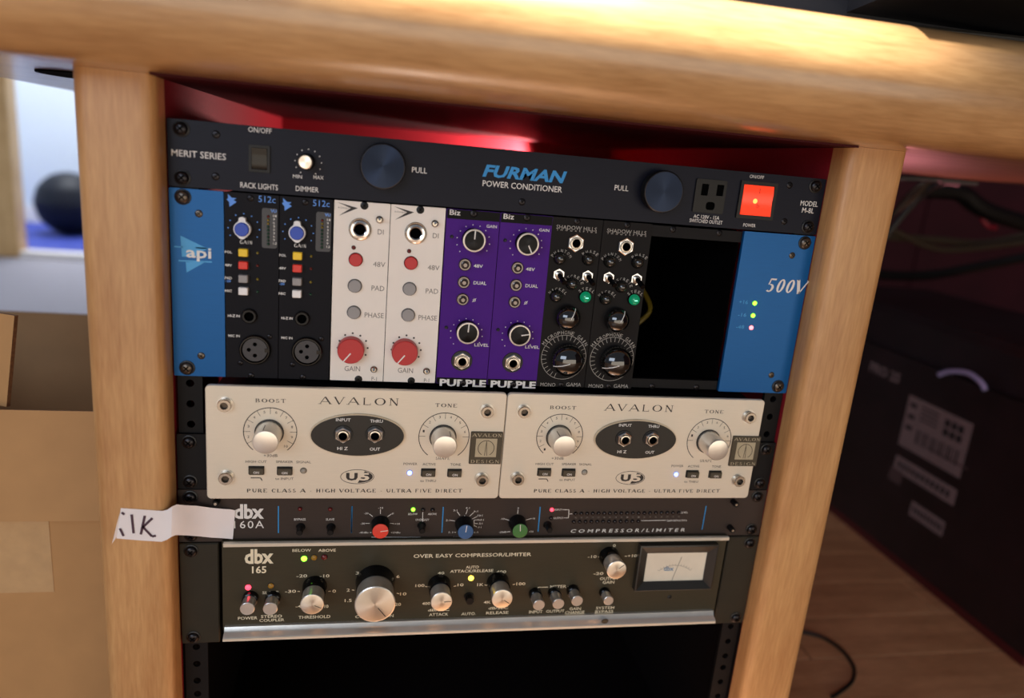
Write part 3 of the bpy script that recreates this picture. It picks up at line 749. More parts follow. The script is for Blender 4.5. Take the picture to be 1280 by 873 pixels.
def purple(t, idx, x0, x1):
    small_screw(t, *at('z6', 182, 60), -.3, 2.4); small_screw(t, *at('z6', 135, 800), -.3, 2.2)
    zt = at('z6', 182, 88)[1]; zb = at('z6', 130, 778)[1]
    m = M(); m.box(x0+.5, x1-.5, -.3, 0, zt, MZ1-.2, 'band_black'); build('band', m, t, 'black band at the top')
    m = M(); m.box(x0+.5, x1-.5, -.3, 0, MZ0+.2, zb, 'band_black'); build('band', m, t, 'black band at the bottom')
    angs = {4: (88, 88), 5: (-62, 10)}[idx]
    for (u, v), ang in zip(((185, 178), (157, 583)), angs):
        kx, kz = at('z6', u, v, -9)
        m = M(); m.lathe(kx, kz, 0, [(8.2, 0.2), (8.0, 2), (7.6, 2.4), (7.2, 8)], 'black_gloss', 36, closed=False)
        kn = build('knob', m, t, 'black knob with chrome ring')
        m = M(); m.lathe(kx, kz, 0, [(7.3, 7.6), (8.3, 7.9), (8.4, 8.8), (8.0, 9.4), (7.3, 9.5), (7.0, 9.1)], 'ring_metal', 36, closed=False); build('ring', m, kn)
        m = M(); m.lathe(kx, kz, 0, [(7.0, 9.1), (6.8, 9.15)], 'spun_black', 32)
        a = math.radians(ang); m.line(kx+1*math.cos(a), kz+1*math.sin(a), kx+7.2*math.cos(a), kz+7.4*math.sin(a), .9, -9.62, W); build('knob_cap', m, kn)
    for u, v in ((144, 283), (139, 360), (134, 435)):
        c = at('z6', u, v, -1)
        def pb(mm):
            mm.lathe(0, 0, 0, [(4.7, 0), (4.6, 1.2), (4.0, 1.8), (3.2, 1.8), (3.0, 1.0)], 'aged_nickel', 24, closed=False); mm.lathe(0, 0, 0, [(3.2, .9), (2.2, 1.4), (2.0, 3.4), (1.4, 4)], 'aged_nickel', 20)
        inst('push_button', 'ppb', pb, c[0], 0, c[1], t, 'round nickel button')
    led(t, *at('z6', 86, 160), 0, 1.2, 'meter_window'); led(t, *at('z6', 62, 557), 0, 1.2, 'meter_window')
    c = at('z6', 130, 702); jack_hex(t, c[0], c[1], 0, 6.6, 2.9)
    m = M(); mt = 'white_print'
    for u, v in ((180, 182), (150, 587)):
        c = at('z6', u, v); dots(m, c[0], c[1], 12.2, 220, -30, 11, .42, mt)
    txt(m, 'Biz', 'z6', 77, 125, 55, 23, -.3, mt, bold=.01)
    for s, u0, u1, v, h in (('GAIN', 238, 283, 116, 13), ('48V', 182, 222, 289, 15), ('DUAL', 181, 237, 363, 15), ('LEVEL', 185, 249, 634, 13), ('O', 178, 191, 438, 14)): txt(m, s, 'z6', u0, u1, v, h, 0, mt, bold=.01)
    ln(m, 'z6', [(176, 446), (193, 430)], .4, 0, mt)
    build('lettering', m, t, kind='stuff'); m = M(); txt(m, 'PURPLE', 'z6', 33, 236, 800, 31, -.3, mt, bold=.04)
    build('logo', m, t)
module(4, 'preamp_module', 'first purple module, its upper knob pointer straight up, beside the white modules', None, 'purple_face', purple)
module(5, 'preamp_module', 'second purple module, its upper knob pointer turned down right, beside the dark modules', None, 'purple_face', purple)

def arc_text(m, s, cx, cz, r, a0, a1, h, y, mt, wf=.75):
    for i, c in enumerate(s):
        if c == ' ': continue
        a = math.radians(a0+(a1-a0)*i/max(1, len(s)-1))
        x = cx+r*math.cos(a); z = cz+r*math.sin(a); w_ = h*wf*(.35 if c == 'I' else 1)
        m.text(c, x-w_/2, x+w_/2, z, h, y, mt, rot=a-PI/2)
def gama(t, idx, x0, x1):
    small_screw(t, *at('z7', 188, 62), 0, 2.2); small_screw(t, *at('z7', 115, 806), 0, 2.2)
    c = at('z7', 180, 160); jack_hex(t, c[0], c[1], 0, 6.3, 3.0, 2.4, washer=False)
    for u, v, r in ((113, 232, 4.9), (243, 236, 4.9), (168, 348, 4.7), (96, 405, 4.7), (228, 408, 4.7)):
        on = u == 228; c = at('z7', u, v, -4); mt = 'jewel_green_on' if on else 'jewel_off'
        def jw(mm, mt=mt):
            mm.lathe(0, 0, 0, [(4.9, 0), (4.8, 1.6), (4.3, 2.2)], 'black_gloss', 24, closed=False); mm.lathe(0, 0, 0, [(4.4, 2.0), (4.2, 3.4), (3.3, 5.2), (2.0, 6.2), (.7, 6.6)], mt, 24)
            if 'on' in mt: mm.rbox(-1.2, 1.2, -.35, .35, -6.75, -6, .3, 'jewel_hot')
        inst('jewel_light', 'jw'+mt, jw, c[0], 0, c[1], t, 'lit green jewel light' if on else 'dark jewel light')
    def tg(mm):
        o = circ(0, 0, 4.6, 6, PI/6); mm.plate(o, [], -1.6, 0, 'chrome'); mm.lathe(0, 0, -1.5, [(3.2, 0), (3.0, 1.6), (2.0, 2.2)], 'nickel', 18)
        mm.tube([(0, -3, 0), (1.2, -7, -2.2), (2.2, -11, -4.4)], 1.9, 'black_gloss', 10, 3)
    for u, v in ((102, 303), (232, 310)):
        c = at('z7', u, v); inst('toggle_switch', 'gt', tg, c[0], 0, c[1], t, 'chrome toggle switch with black bat')
    def dome(cx, cz, r, L, ang, ln_):
        d0 = L*.28; D = L-d0
        m = M(); m.lathe(cx, cz, 0, [(r*.96, 0), (r*.96, d0*.5), (r, d0)] + [(r*math.cos(math.radians(t)), d0+D*math.sin(math.radians(t))) for t in range(9, 90, 9)], 'dome_black', 44)
        k = build('knob', m, t, 'glossy domed black knob')
        m = M(); a = math.radians(ang); P = []
        for q_ in range(9):
            f_ = .05+(ln_-.05)*q_/8; P.append((cx+r*f_*math.cos(a), -(d0+D*math.sqrt(max(0, 1-f_*f_)))-.05, cz+r*f_*math.sin(a)))
        m.tube(P, .38, W, 6, 1); build('pointer', m, k)
    c = at('z7', 158, 512, -12); dome(c[0], c[1], 9.9, 12, 62, .92)
    c2 = at('z7', 152, 702, -9); dome(c2[0], c2[1], 13.0, 14, 200, .96)
    m = M(); q = at('z7', 126, 680)
    R1 = sz('z7', 126, 680, 204)/2
    m.ring(q[0], q[1], R1, R1, .35, .35, 0, 360, -.1, 'silver_print', 48)
    for i in range(25):
        a = math.radians(250-12.5*i); m.line(q[0]+(R1-.3)*math.cos(a), q[1]+(R1-.3)*math.sin(a), q[0]+(R1-4)*math.cos(a), q[1]+(R1-4)*math.sin(a), .35, -.1, 'silver_print')
    arc_text(m, 'MICROPHONE GAIN', q[0], q[1], R1+2, 148, 34, 2.9, -.1, 'silver_print')
    for s, u, v, dv in (('PHANTOM', 113, 237, 0), ('PHASE', 243, 240, 0), ('DISCRETE', 165, 352, 0), ('NICKEL', 96, 410, 0), ('STEEL', 226, 408, 0)):
        c = at('z7', u, v+6); arc_text(m, s, c[0], c[1], 8.0, 90+len(s)*8.5, 90-len(s)*8.5, 2.3, -.1, 'silver_print', .7)
    txt(m, 'SHADOW HILLS', 'z7', 92, 277, 92, 18, 0, 'silver_print'); txt(m, 'industries', 'z7', 96, 277, 104, 10, 0, 'silver_print', spacing=1.9)
    txt(m, 'MONO', 'z7', 20, 88, 804, 17, 0, 'silver_print'); txt(m, 'GAMA', 'z7', 137, 205, 804, 17, 0, 'silver_print')
    build('lettering', m, t, kind='stuff')
module(6, 'preamp_module', 'charcoal module with domed knobs and green light, beside the purple modules', None, 'gama_face', gama)
module(7, 'preamp_module', 'charcoal module with domed knobs and green light, beside the empty slots', None, 'gama_face', gama)

# ================================================================== tray and the two cream direct boxes
tray = thing('rack_tray', 'black rack shelf with screwed ears carrying the two cream boxes', 'rack shelf', (241, 0, -267))
for x0, x1 in ((0.3, 21.5), (459.5, 482.4)):
    m = M(); m.plate(rrect(x0, x1, -266.4, -222.6, .8), [], 0, 2.6, 'steel_dark'); build('ear', m, tray)
m = M(); m.box(20.5, 462, 2.7, 240, -266.3, -264.2, 'steel_dark'); m.box(20.5, 22.2, 2.7, 240, -264.2, -224, 'steel_dark'); m.box(460.3, 462, 2.7, 240, -264.2, -224, 'steel_dark'); build('shelf', m, tray)
screws4(tray, -5*44.45-6.35, -6*44.45+6.35)
YA = -12.0
def avalon(idx, ang1, ang2):
    global OFF
    X0, X1, ZA0, ZA1 = 23.2, 241.2, -268.6, -180.2
    OFF = Vector((0 if idx == 0 else 218.6, 0, 0))
    side = 'left cream direct box below the white modules' if idx == 0 else 'right cream direct box below the charcoal modules and empty slots'
    t = thing('direct_box', side, 'direct box', ((X0+X1)/2, 0, ZA0))
    X1b = X1 if idx == 0 else X1-2.2
    m = M(); m.rbox(X0, X1b, ZA0, ZA1, YA, YA+3.2, 3.2, 'avalon_face', ch=.5, n=5); build('faceplate', m, t)
    m = M(); m.box(X0+5, X1b-5, YA+3.3, 180, ZA0+6, ZA1-5, 'steel_dark')
    build('chassis', m, t)
    for f, u, v in (('a1', 410, 195), ('a1', 418, 665), ('a2', 1130, 178), ('a2', 1098, 600)):
        c = at(f, u, v, YA-4)
        def so(mm):
            mm.lathe(0, 0, 0, [(6.0, 0), (5.9, .4)], 'satin_metal', 28)
            mm.lathe(0, 0, 0, [(4.9, .3), (4.9, 3.6), (4.5, 4.2), (2.7, 4.2)], 'nickel', 28, closed=False)
            mm.lathe(0, 0, 0, [(2.7, 4.2), (2.5, 1.5)], 'screw_steel', 6)
        inst('socket_screw', 'avs', so, c[0], YA, c[1], t)
    for kk, (f, u, v, L_, ang) in enumerate((('a1', 675, 430, 19, ang1), ('a2', 868, 390, 19, ang2))):
        kx, kz = at(f, u, v, YA-L_)
        r = 9.0
        m = M(); m.lathe(kx, kz, YA, [(10.4, .05), (10.3, .8), (9.6, .9)], 'black', 40, closed=False)
        m.lathe(kx, kz, YA, [(r+.35, .5), (r, L_-1.2), (r-.5, L_-.2), (r-1.2, L_)], 'satin_metal', 44)
        kn = build('knob', m, t, 'tall brushed silver knob')
        a = math.radians(ang); m = M()
        m.box(-.25, .25, 0, L_-2, -.15, .15, 'dark_print')
        g = M(); g.add([(kx+(r+.18)*math.cos(a)+v_[0]*math.sin(a), YA-L_+1+v_[1], kz+(r+.18)*math.sin(a)-v_[0]*math.cos(a)) for v_ in m.v], m.f, 'dark_print')
        build('pointer', g, kn)
    # oval plate
    oc_ = at('a2', 332, 318, YA-2); rx = sz('a2', 332, 320, 586, YA-2)/2; rz = sv('a2', 332, 320, 258, YA-2)/2
    m = M(); m.plate(circ(oc_[0], oc_[1], rx, 64, 0, rz), [], YA-2.2, YA-.02, 'avalon_edge')
    m2 = circ(oc_[0], oc_[1], rx-.8, 64, 0, rz-.8); m.plate(m2, [], YA-3.0, YA-2.2, 'oval_black'); ov = build('socket_plate', m, t, 'raised black oval plate with two sockets')
    for u in (240, 437):
        c = at('a2', u, 320, YA-6); jack_hex(ov, c[0], c[1], YA-3, 5.8, 2.9, 3.6)
    m = M()
    for s, u0, u1, v in (('INPUT', 197, 287, 222), ('THRU', 407, 485, 230), ('HI Z', 205, 270, 398), ('OUT', 405, 468, 402)): txt(m, s, 'a2', u0, u1, v, 19, YA-3.05, W, bold=.015)
    build('lettering', m, ov, kind='stuff')
    # rocker buttons
    for f, u, v in (('a1', 617, 611), ('a1', 799, 614), ('a2', 765, 550), ('a2', 927, 552)):
        c = at(f, u, v, YA-1.5)
        def bt_(mm):
            mm.rbox(-5.6, 5.6, -3.3, 3.3, -.35, 0, .3, 'black'); mm.rbox(-4.9, 5.3, -2.9, 2.4, -2.6, -.3, .3, 'badge_dark', ch=.3)
            mm.text('ON', -1.8, 2.2, -.8, 1.9, -2.75, 'white_print', bold=.01)
        inst('push_button', 'avb', bt_, c[0], YA, c[1], t, 'small grey button marked ON')
    c = at('a1', 921, 609, YA); led(t, c[0], c[1], YA, 2.2, 'led_off_clear', 'unlit clear signal light')
    c = at('a2', 650, 547, YA); led(t, c[0], c[1], YA, 2.0, 'led_blue_on', 'lit blue power light')
    # badge
    a = at('a2', 1028, 292, YA); b = at('a2', 1200, 492, YA); bx0, bx1 = a[0], b[0]+1.0; bz1, bz0 = a[1], b[1]
    m = M(); m.rbox(bx0, bx1, bz0, bz1, YA-1.4, YA-.02, .8, 'badge_dark', ch=.4); bg = build('badge', m, t, 'small dark metal maker badge')
    bm = (bx0+bx1)/2; bw = bx1-bx0; zc = (bz0+bz1)/2; bh = bz1-bz0
    m = M(); m.box(bm-bw*.33, bm+bw*.33, YA-1.55, YA-1.41, zc-bh*.27, zc+bh*.30, 'badge_light')
    m.ring(bm, zc+.2, bw*.26, bw*.26, .5, .5, -60, 240, YA-1.62, 'dark_print', 28); m.line(bm, zc+bw*.24, bm-.9, zc-bw*.24, .4, YA-1.63, 'dark_print'); m.line(bm, zc+bw*.24, bm+.9, zc-bw*.24, .4, YA-1.63, 'dark_print')
    m.serif('AVALON', bx0+1, bx1-1, bz1-2.6, 2.6, YA-1.5, 'badge_light', heavy=1.2); m.serif('DESIGN', bx0+1.2, bx1-1.2, bz0+2.4, 2.6, YA-1.5, 'badge_light', heavy=1.2)
    build('emblem', m, bg)
    D = 'dark_print'; m = M()
    ser(m, 'AVALON', 'a2', 95, 583, 107, 44, YA, D, gap=.32); build('logo', m, t); m = M()
    ser(m, 'BOOST', 'a1', 612, 808, 160, 24, YA, D, heavy=1.3); ser(m, 'TONE', 'a2', 808, 943, 133, 22, YA, D, heavy=1.3)
    q0 = at('a1', 557, 732, YA); q1 = at('a2', 972, 663, YA)
    m.serif('PURE CLASS A - HIGH VOLTAGE - ULTRA FIVE DIRECT', q0[0], q1[0], (q0[1]+q1[1])/2, 2.9, YA-.12, D, heavy=1.6)
    for (f, u, v, rr, a0, a1, tk, nums, na) in (('a1', 708, 360, 348, 230, -50, range(210, -31, -30), [str(i) for i in range(1, 11)], 225), ('a2', 862, 325, 314, 233, -53, range(180, -1, -30), list('123456'), 165)):
        c = at(f, u, v, YA); R_ = sz(f, u, v, rr, YA)/2
        m.ring(c[0], c[1], R_, R_, .6, .6, a0, a1, YA-.1, D, 56)
        for k in tk:
            aa = math.radians(k); m.line(c[0]+R_*math.cos(aa), c[1]+R_*math.sin(aa), c[0]+(R_-5.2)*math.cos(aa), c[1]+(R_-5.2)*math.sin(aa), .32, YA-.1, D)
        for i, s in enumerate(nums):
            aa = math.radians(na-30*i); x = c[0]+(R_-3.2)*math.cos(aa); z = c[1]+(R_-3.2)*math.sin(aa); wd = 1.0 if len(s) == 1 else 2.2
            m.text(s, x-wd/2-.2, x+wd/2+.2, z, 2.0, YA-.1, D)
    txt(m, '+30dB', 'a1', 665, 755, 512, 18, YA, D); ser(m, 'SHAPE', 'a2', 810, 897, 459, 17, YA, D, heavy=1.3)
    for s, f, u0, u1, v in (('HIGH CUT', 'a1', 550, 685, 551), ('SPEAKER', 'a1', 745, 853, 552), ('SIGNAL', 'a1', 875, 970, 554), ('to INPUT', 'a1', 740, 857, 661),
                            ('POWER', 'a2', 612, 697, 493), ('ACTIVE', 'a2', 730, 810, 495), ('TONE', 'a2', 900, 965, 497), ('to THRU', 'a2', 715, 812, 597)): txt(m, s, f, u0, u1, v, 15, YA, D)
    ln(m, 'a1', [(583, 655), (645, 655), (656, 673)], .7, YA, D)
    c = at('a2', 328, 572, YA); rx = sz('a2', 328, 572, 208, YA)/2; rz = sv('a2', 328, 572, 90, YA)/2
    m.ring(c[0], c[1], rx, rz, .45, .45, 0, 360, YA-.1, D, 40)
    hp = [(c[0]+(rx-1.0)*math.cos(math.radians(k)), c[1]+(rz-.9)*math.sin(math.radians(k))) for k in range(-88, 63, 10)]
    m.poly(hp, YA-.1, D)
    m.text('U', c[0]-rx*.66, c[0]+rx*.02, c[1], rz*1.05, YA-.14, D, bold=.05); m.text('5', c[0]+rx*.14, c[0]+rx*.72, c[1], rz*1.05, YA-.2, 'avalon_face', bold=.04)
    build('lettering', m, t, kind='stuff')
    OFF = Vector((0, 0, 0))
avalon(0, 100, 65); avalon(1, 118, 18)

# ================================================================== slim brown compressor
cA = thing('compressor', 'slim dark brown compressor with red, blue and green knobs, under the cream boxes', 'compressor', (241, 0, -311))
ZT, ZB = -267.2, -310.7
m = M(); m.plate(rrect(0, 482.6, ZB, ZT, .6), [], 0, 3, 'brown_face'); build('faceplate', m, cA)
m = M(); m.box(20, 462, 3.05, 230, ZB+1.2, ZT-1.2, 'steel_dark'); build('chassis', m, cA)
screws4(cA, -6*44.45-6.35, -7*44.45+6.35)
def stud(mm): mm.lathe(0, 0, 0, [(2.6, 0), (2.5, 6), (2.2, 6.8)], 'black_satin', 16); mm.lathe(0, 0, -6.82, [(1.1, 0)], 'nickel', 10)
for f, u, v in (('d5', 557, 80), ('d8', 828, 97), ('d8', 808, 245)):
    c = at(f, u, v, -6); inst('stud', 'stud', stud, c[0], 0, c[1], cA)
for f, u, v, mt, lab in (('d5', 980, 105, 'led_off_red', None), ('d5', 1131, 107, 'led_off_red', None), ('d6', 765, 124, 'led_green_on', 'lit green light'), ('d6', 822, 127, 'led_off_dark', None), ('d6', 877, 127, 'led_off_dark', None),
                         ('d7', 596, 125, 'led_red_on', 'lit red light'), ('d7', 592, 174, 'led_off_dark', None)):
    led(cA, *at(f, u, v), 0, 1.7, mt, lab)
def blk(mm): mm.lathe(0, 0, 0, [(3.6, 0), (3.2, 1), (2.6, 1.6), (2.5, 9), (2.1, 9.6)], 'black_satin', 18)
for f, u, v in (('d5', 977, 226), ('d5', 1131, 226), ('d6', 817, 250), ('d7', 585, 245)):
    c = at(f, u, v, -9); inst('push_button', 'blk', blk, c[0], 0, c[1], cA, 'small black button')
for f, u, v, mt, ang, L_, lab in (('d6', 577, 252, 'knob_red', 8, 12, 'black knob with red cap'), ('d6', 1067, 256, 'knob_blue', 85, 13, 'black knob with blue cap'), ('d7', 415, 250, 'knob_green', 94, 14, 'black knob with green cap')):
    kx, kz = at(f, u, v, -L_)
    m = M(); m.lathe(kx, kz, 0, [(7.4, .1), (7.0, 1.5), (6.6, L_-1.5), (6.3, L_-.8)], 'black_satin', 32); kn = build('knob', m, cA, lab)
    m = M(); m.lathe(kx, kz, 0, [(6.3, L_-.9), (6.1, L_-.1), (5.7, L_)], mt, 32); a = math.radians(ang)
    m.line(kx, kz, kx+5.8*math.cos(a), kz+5.8*math.sin(a), .6, -L_-.15, W); build('knob_cap', m, kn)
# meter holes
pos = [(719.5+7.16*i, 642.2-.06*i) for i in range(19)] + [(717.3+7.31*i, 652.4-.05*i) for i in range(12)]
for x, y in pos:
    c = at('px', x, y); led(cA, c[0], c[1], 0, 1.65, 'led_off_dark')
m = M(); m.text('dbx', *[at('d5', 650, 120)[0], at('d5', 800, 120)[0]], at('d5', 728, 119)[1], sv('d5', 728, 120, 74), -.12, W, bold=.035)
txt(m, '160A', 'd5', 650, 800, 184, 37, 0, W, spacing=1.2)
build('logo', m, cA, 'white dbx over 160A'); m = M()
for f, p in (('d5', ((872, 92), (872, 226))), ('d5', ((1241, 92), (1237, 226))), ('d6', ((413, 108), (410, 258))), ('d6', ((938, 110), (930, 258))), ('d7', ((530, 110), (517, 252))), ('d8', ((656, 104), (632, 240)))):
    ln(m, f, p, .8, 0, 'blue_print')
for a in (('BYPASS', 'd5', 951, 1008, 158, 11), ('SLAVE', 'd5', 1110, 1152, 158, 11), ('BELOW', 'd6', 737, 790, 151, 11), ('ABOVE', 'd6', 850, 900, 151, 11), ('OVEREASY', 'd6', 778, 857, 184, 12),
          ('-40dBu', 'd6', 455, 507, 257, 10), ('-30', 'd6', 463, 488, 206, 10), ('-20', 'd6', 484, 508, 147, 10), ('-10', 'd6', 565, 592, 116, 10), ('0', 'd6', 644, 653, 148, 10), ('+10', 'd6', 660, 688, 207, 10), ('+20dBu', 'd6', 637, 690, 257, 10),
          ('1:1', 'd6', 970, 993, 256, 10), ('2:1', 'd6', 953, 976, 187, 10), ('3:1', 'd6', 996, 1018, 130, 10), ('4:1', 'd6', 1066, 1090, 116, 10), ('6:1', 'd6', 1114, 1137, 135, 10), ('10:1', 'd6', 1136, 1163, 159, 10),
          ('inf:1', 'd6', 1140, 1170, 184, 10), ('-2:1', 'd6', 1137, 1163, 205, 10), ('-1:1', 'd6', 1132, 1156, 227, 10), ('1:1', 'd6', 1116, 1137, 256, 10), ('COMPRESSION', 'd6', 993, 1105, 284, 10), ('RATIO', 'd6', 1028, 1068, 300, 10),
          ('-10', 'd7', 300, 324, 179, 10), ('0', 'd7', 399, 407, 117, 10), ('+10', 'd7', 474, 500, 177, 10), ('-20dB', 'd7', 293, 333, 255, 10), ('+20', 'd7', 465, 490, 252, 10), ('OUTPUT', 'd7', 357, 420, 282, 9), ('GAIN', 'd7', 367, 403, 296, 10),
          ('INPUT', 'd7', 613, 655, 126, 11), ('OUTPUT', 'd7', 606, 662, 174, 11), ('DISPLAY', 'd7', 547, 607, 292, 11), ('LEVEL', 'd8', 512, 550, 142, 10), ('GAIN REDUCTION', 'd8', 430, 543, 188, 10)):
    txt(m, *a, 0, W)
for p in (((516, 257), (526, 257)), ((492, 205), (515, 205)), ((513, 150), (533, 166)), ((577, 124), (577, 150)), ((618, 166), (641, 150)), ((633, 204), (657, 207)), ((820, 140), (819, 220)), ((525, 284), (808, 284)),
          ((1000, 256), (1012, 256)), ((980, 187), (1005, 191)), ((1018, 137), (1034, 160)), ((1060, 160), (1074, 205)), ((1077, 125), (1068, 152)), ((1090, 163), (1113, 142)), ((1103, 180), (1132, 165)), ((1115, 186), (1140, 184)), ((1115, 186), (1115, 222)), ((1115, 205), (1135, 206)), ((1115, 217), (1130, 225))):
    ln(m, 'd6', p, .45, 0, W)
for p in (((325, 179), (352, 187)), ((402, 125), (400, 150)), ((400, 155), (412, 195)), ((448, 185), (475, 178)), ((335, 254), (357, 252)), ((658, 126), (695, 126)), ((695, 126), (692, 173)), ((692, 173), (665, 173)), ((694, 150), (714, 150))):
    ln(m, 'd7', p, .45, 0, W)
ln(m, 'd8', ((282, 189), (425, 187)), .45, 0, W)
q0 = at('px', 713, 664.4); q1 = at('px', 857, 662.4)
m.text('COMPRESSOR/LIMITER', q0[0], q1[0], (q0[1]+q1[1])/2, 3.2, -.12, W, bold=.01, shear=.2, spacing=1.55)
for i in range(19):
    c = at('px', 719.5+7.16*i, 647.3-.06*i); m.text(('40', '30', '20', '15', '10', '8', '6', '4', '2', '1', '0', '1', '2', '4', '6', '8', '10', '15', '20')[i], c[0]-.8, c[0]+.8, c[1], 1.3, -.1, 'grey_print')
build('lettering', m, cA, kind='stuff')

# ================================================================== two unit olive compressor
cB = thing('compressor', 'taller olive black compressor with silver knobs and a needle meter, lowest in the rack', 'compressor', (241, 0, -400))
YB = -4.0
for x0, x1 in ((0, 28.5), (453.5, 482.6)):
    m = M(); m.rbox(x0, x1, -399.8, -311.4, -1.5, 3, 1.0, 'ear_face', ch=.8); build('ear', m, cB)
for x in (8.75, 473.9):
    for z in (-7*44.45-6.35, -9*44.45+6.35): rack_screw(cB, x, z, -1.5)
m = M(); m.box(31.5, 450, YB, YB+3, -386.5, -308.5, 'olive_face'); build('faceplate', m, cB)
m = M(); m.box(31, 451, YB+3.1, 230, -389, -311.5, 'steel_dark'); build('chassis', m, cB)
m = M()
za, zb_ = at('px', 400, 678.6, -7)[1], at('px', 400, 682.8, -7)[1]
pr = [(YB, zb_-.3), (-7, zb_), (-7.2, za-.4), (-6.6, za), (YB+3, za), (YB+3, zb_-.3)]
k = len(pr); m.add([(x, p[0], p[1]) for x in (33, 450.3) for p in pr], [(i, (i+1) % k, k+(i+1) % k, k+i) for i in range(k)] + [tuple(range(k)), tuple(range(k, 2*k))[::-1]], 'avalon_face')
build('trim_strip', m, cB, 'thin bright strip along the top')
m = M()
zs = at('px', 400, 780.5, -6)[1]
pr = [(YB, zs+.4), (-6, zs), (-7.5, zs-2.5), (-8.6, -386.2), (-11.8, -387.2), (-12.6, -388.0), (-12.6, -390.0), (-10.5, -390.8), (YB+3, -391), (YB+3, zs+.4)]
k = len(pr); m.add([(x, p[0], p[1]) for x in (33, 448) for p in pr], [(i, (i+1) % k, k+(i+1) % k, k+i) for i in range(k)] + [tuple(range(k)), tuple(range(k, 2*k))[::-1]], 'satin_metal')
build('trim_strip', m, cB, 'wide polished strip along the bottom')
m = M(); m.box(33, 448, -13.1, -12.62, -390.4, -388.2, 'avalon_face'); build('strip_lip', m, cB, 'cream lower lip of the strip')
c = at('d8', 75, 768, -12.5); m = M(); m.lathe(c[0], c[1], -12.2, [(3.2, 0), (2.8, .5)], 'badge_dark', 16, squash=.7); build('strip_plug', m, cB)
def sknob(base_f, cap_f, r, L_, ang, skirt, lab, seg=48):
    kx, kz = at(*cap_f, YB-L_)
    m = M(); m.lathe(kx, kz, YB, [(skirt, .1), (skirt*.98, 2.5), (skirt*.93, L_*.42), (r*.97, L_*.46)], 'black_gloss', seg, closed=False)
    kn = build('knob', m, cB, lab)
    m = M(); m.lathe(kx, kz, YB, [(r*.95, L_*.44), (r*.95, L_*.90), (r*1.02, L_*.93), (r*1.02, L_*.985), (r*.97, L_)], 'satin_metal', seg, closed=False)
    m.lathe(kx, kz, YB, [(r*.97, L_), (r*.955, L_+.05)], 'spun_metal', seg)
    cp = build('knob_cap', m, kn)
    if ang is not None:
        a = math.radians(ang); m = M(); m.line(kx+r*.25*math.cos(a), kz+r*.25*math.sin(a), kx+r*.9*math.cos(a), kz+r*.9*math.sin(a), .5 if r < 12 else .7, YB-L_-.2, 'dark_print'); build('pointer', m, cp)
sknob(None, ('d6', 546, 672), 15.2, 30, -52, 15.8, 'largest silver compression knob')
sknob(None, ('d5', 1040, 585), 8.6, 24, -25, 9.6, 'silver threshold knob')
sknob(None, ('d6', 928, 657), 8.3, 24, 2, 9.4, 'silver attack knob')
sknob(None, ('d7', 312, 640), 8.3, 24, -35, 9.4, 'silver release knob')
sknob(None, ('d7', 970, 474), 8.2, 22, 40, 8.8, 'silver output gain knob')
for f, u, v, r, L_ in (('d5', 716, 607, 5.4, 15), ('d5', 831, 607, 5.4, 15), ('d7', 523, 676, 4.9, 17), ('d7', 635, 669, 4.9, 17), ('d7', 743, 652, 4.9, 16), ('d8', 96, 651, 4.3, 13)):
    kx, kz = at(f, u, v, YB-L_)
    def sb(mm, r=r, L_=L_):
        mm.lathe(0, 0, 0, [(r*1.12, 0), (r*1.1, L_*.3), (r*.92, L_*.34)], 'black_gloss', 24, closed=False)
        mm.lathe(0, 0, 0, [(r*.92, L_*.33), (r*.92, L_*.86), (r, L_*.9), (r, L_*.98), (r*.93, L_)], 'satin_metal', 28)
    inst('push_button', 'sb%.1f%d' % (r, L_), sb, kx, YB, kz, cB, 'round silver button')
c = at('d6', 1087, 645, YB-3)
def ab(mm): mm.lathe(0, 0, 0, [(4.2, 0), (4.0, 1.2)], 'black', 20); mm.plate(circ(0, 0, 3.4, 6), [], -7, 0, 'black_satin')
inst('push_button', 'ab', ab, c[0], YB, c[1]+1.2, cB, 'small black button')
for f, u, v, mt, lab in (('d5', 1000, 357, 'led_green_on', 'lit green light'), ('d5', 1050, 352, 'led_off_amber', 'unlit amber light'), ('d5', 1101, 350, 'led_off_red', 'unlit red light'),
                         ('d5', 720, 501, 'led_red_on', 'lit red light'), ('d5', 834, 493, 'led_off_amber', 'unlit amber light'), ('d6', 1098, 522, 'led_yellow_on', 'lit yellow light')):
    led(cB, *at(f, u, v, YB-1), YB, 2.4, mt, lab)
c = at('d8', 445, 629, YB); small_screw(cB, c[0], c[1], YB, 1.8, 'black')
# needle meter
o0 = at('d8', 252, 322, YB-3); o1 = at('d8', 706, 572, YB-3); i0 = at('d8', 312, 374, YB-1); i1 = at('d8', 650, 536, YB-1)
ox0, ox1, oz1, oz0 = at('d8', 258, 440, YB-3)[0], at('d8', 700, 440, YB-3)[0], o0[1]-.6, o1[1]
ix0, ix1, iz1, iz0 = at('d8', 308, 450, YB-1)[0], at('d8', 648, 450, YB-1)[0], at('d8', 480, 374, YB-1)[1], at('d8', 480, 534, YB-1)[1]
m = M(); O = [(ox0, oz0), (ox1, oz0), (ox1, oz1), (ox0, oz1)]; I = [(ix0, iz0), (ix1, iz0), (ix1, iz1), (ix0, iz1)]
T = [(a+(b-a)*.12, c_+(d-c_)*.12) for (a, c_), (b, d) in zip(O, I)]
vs = [(p[0], YB, p[1]) for p in O] + [(p[0], YB-6, p[1]) for p in O] + [(p[0], YB-6.4, p[1]) for p in T] + [(p[0], YB-1.2, p[1]) for p in I]
m.add(vs, [(r*4+i, r*4+(i+1) % 4, (r+1)*4+(i+1) % 4, (r+1)*4+i) for r in range(3) for i in range(4)], 'meter_rim')
vu = build('needle_meter', m, cB, 'rectangular meter in a black bevelled frame')
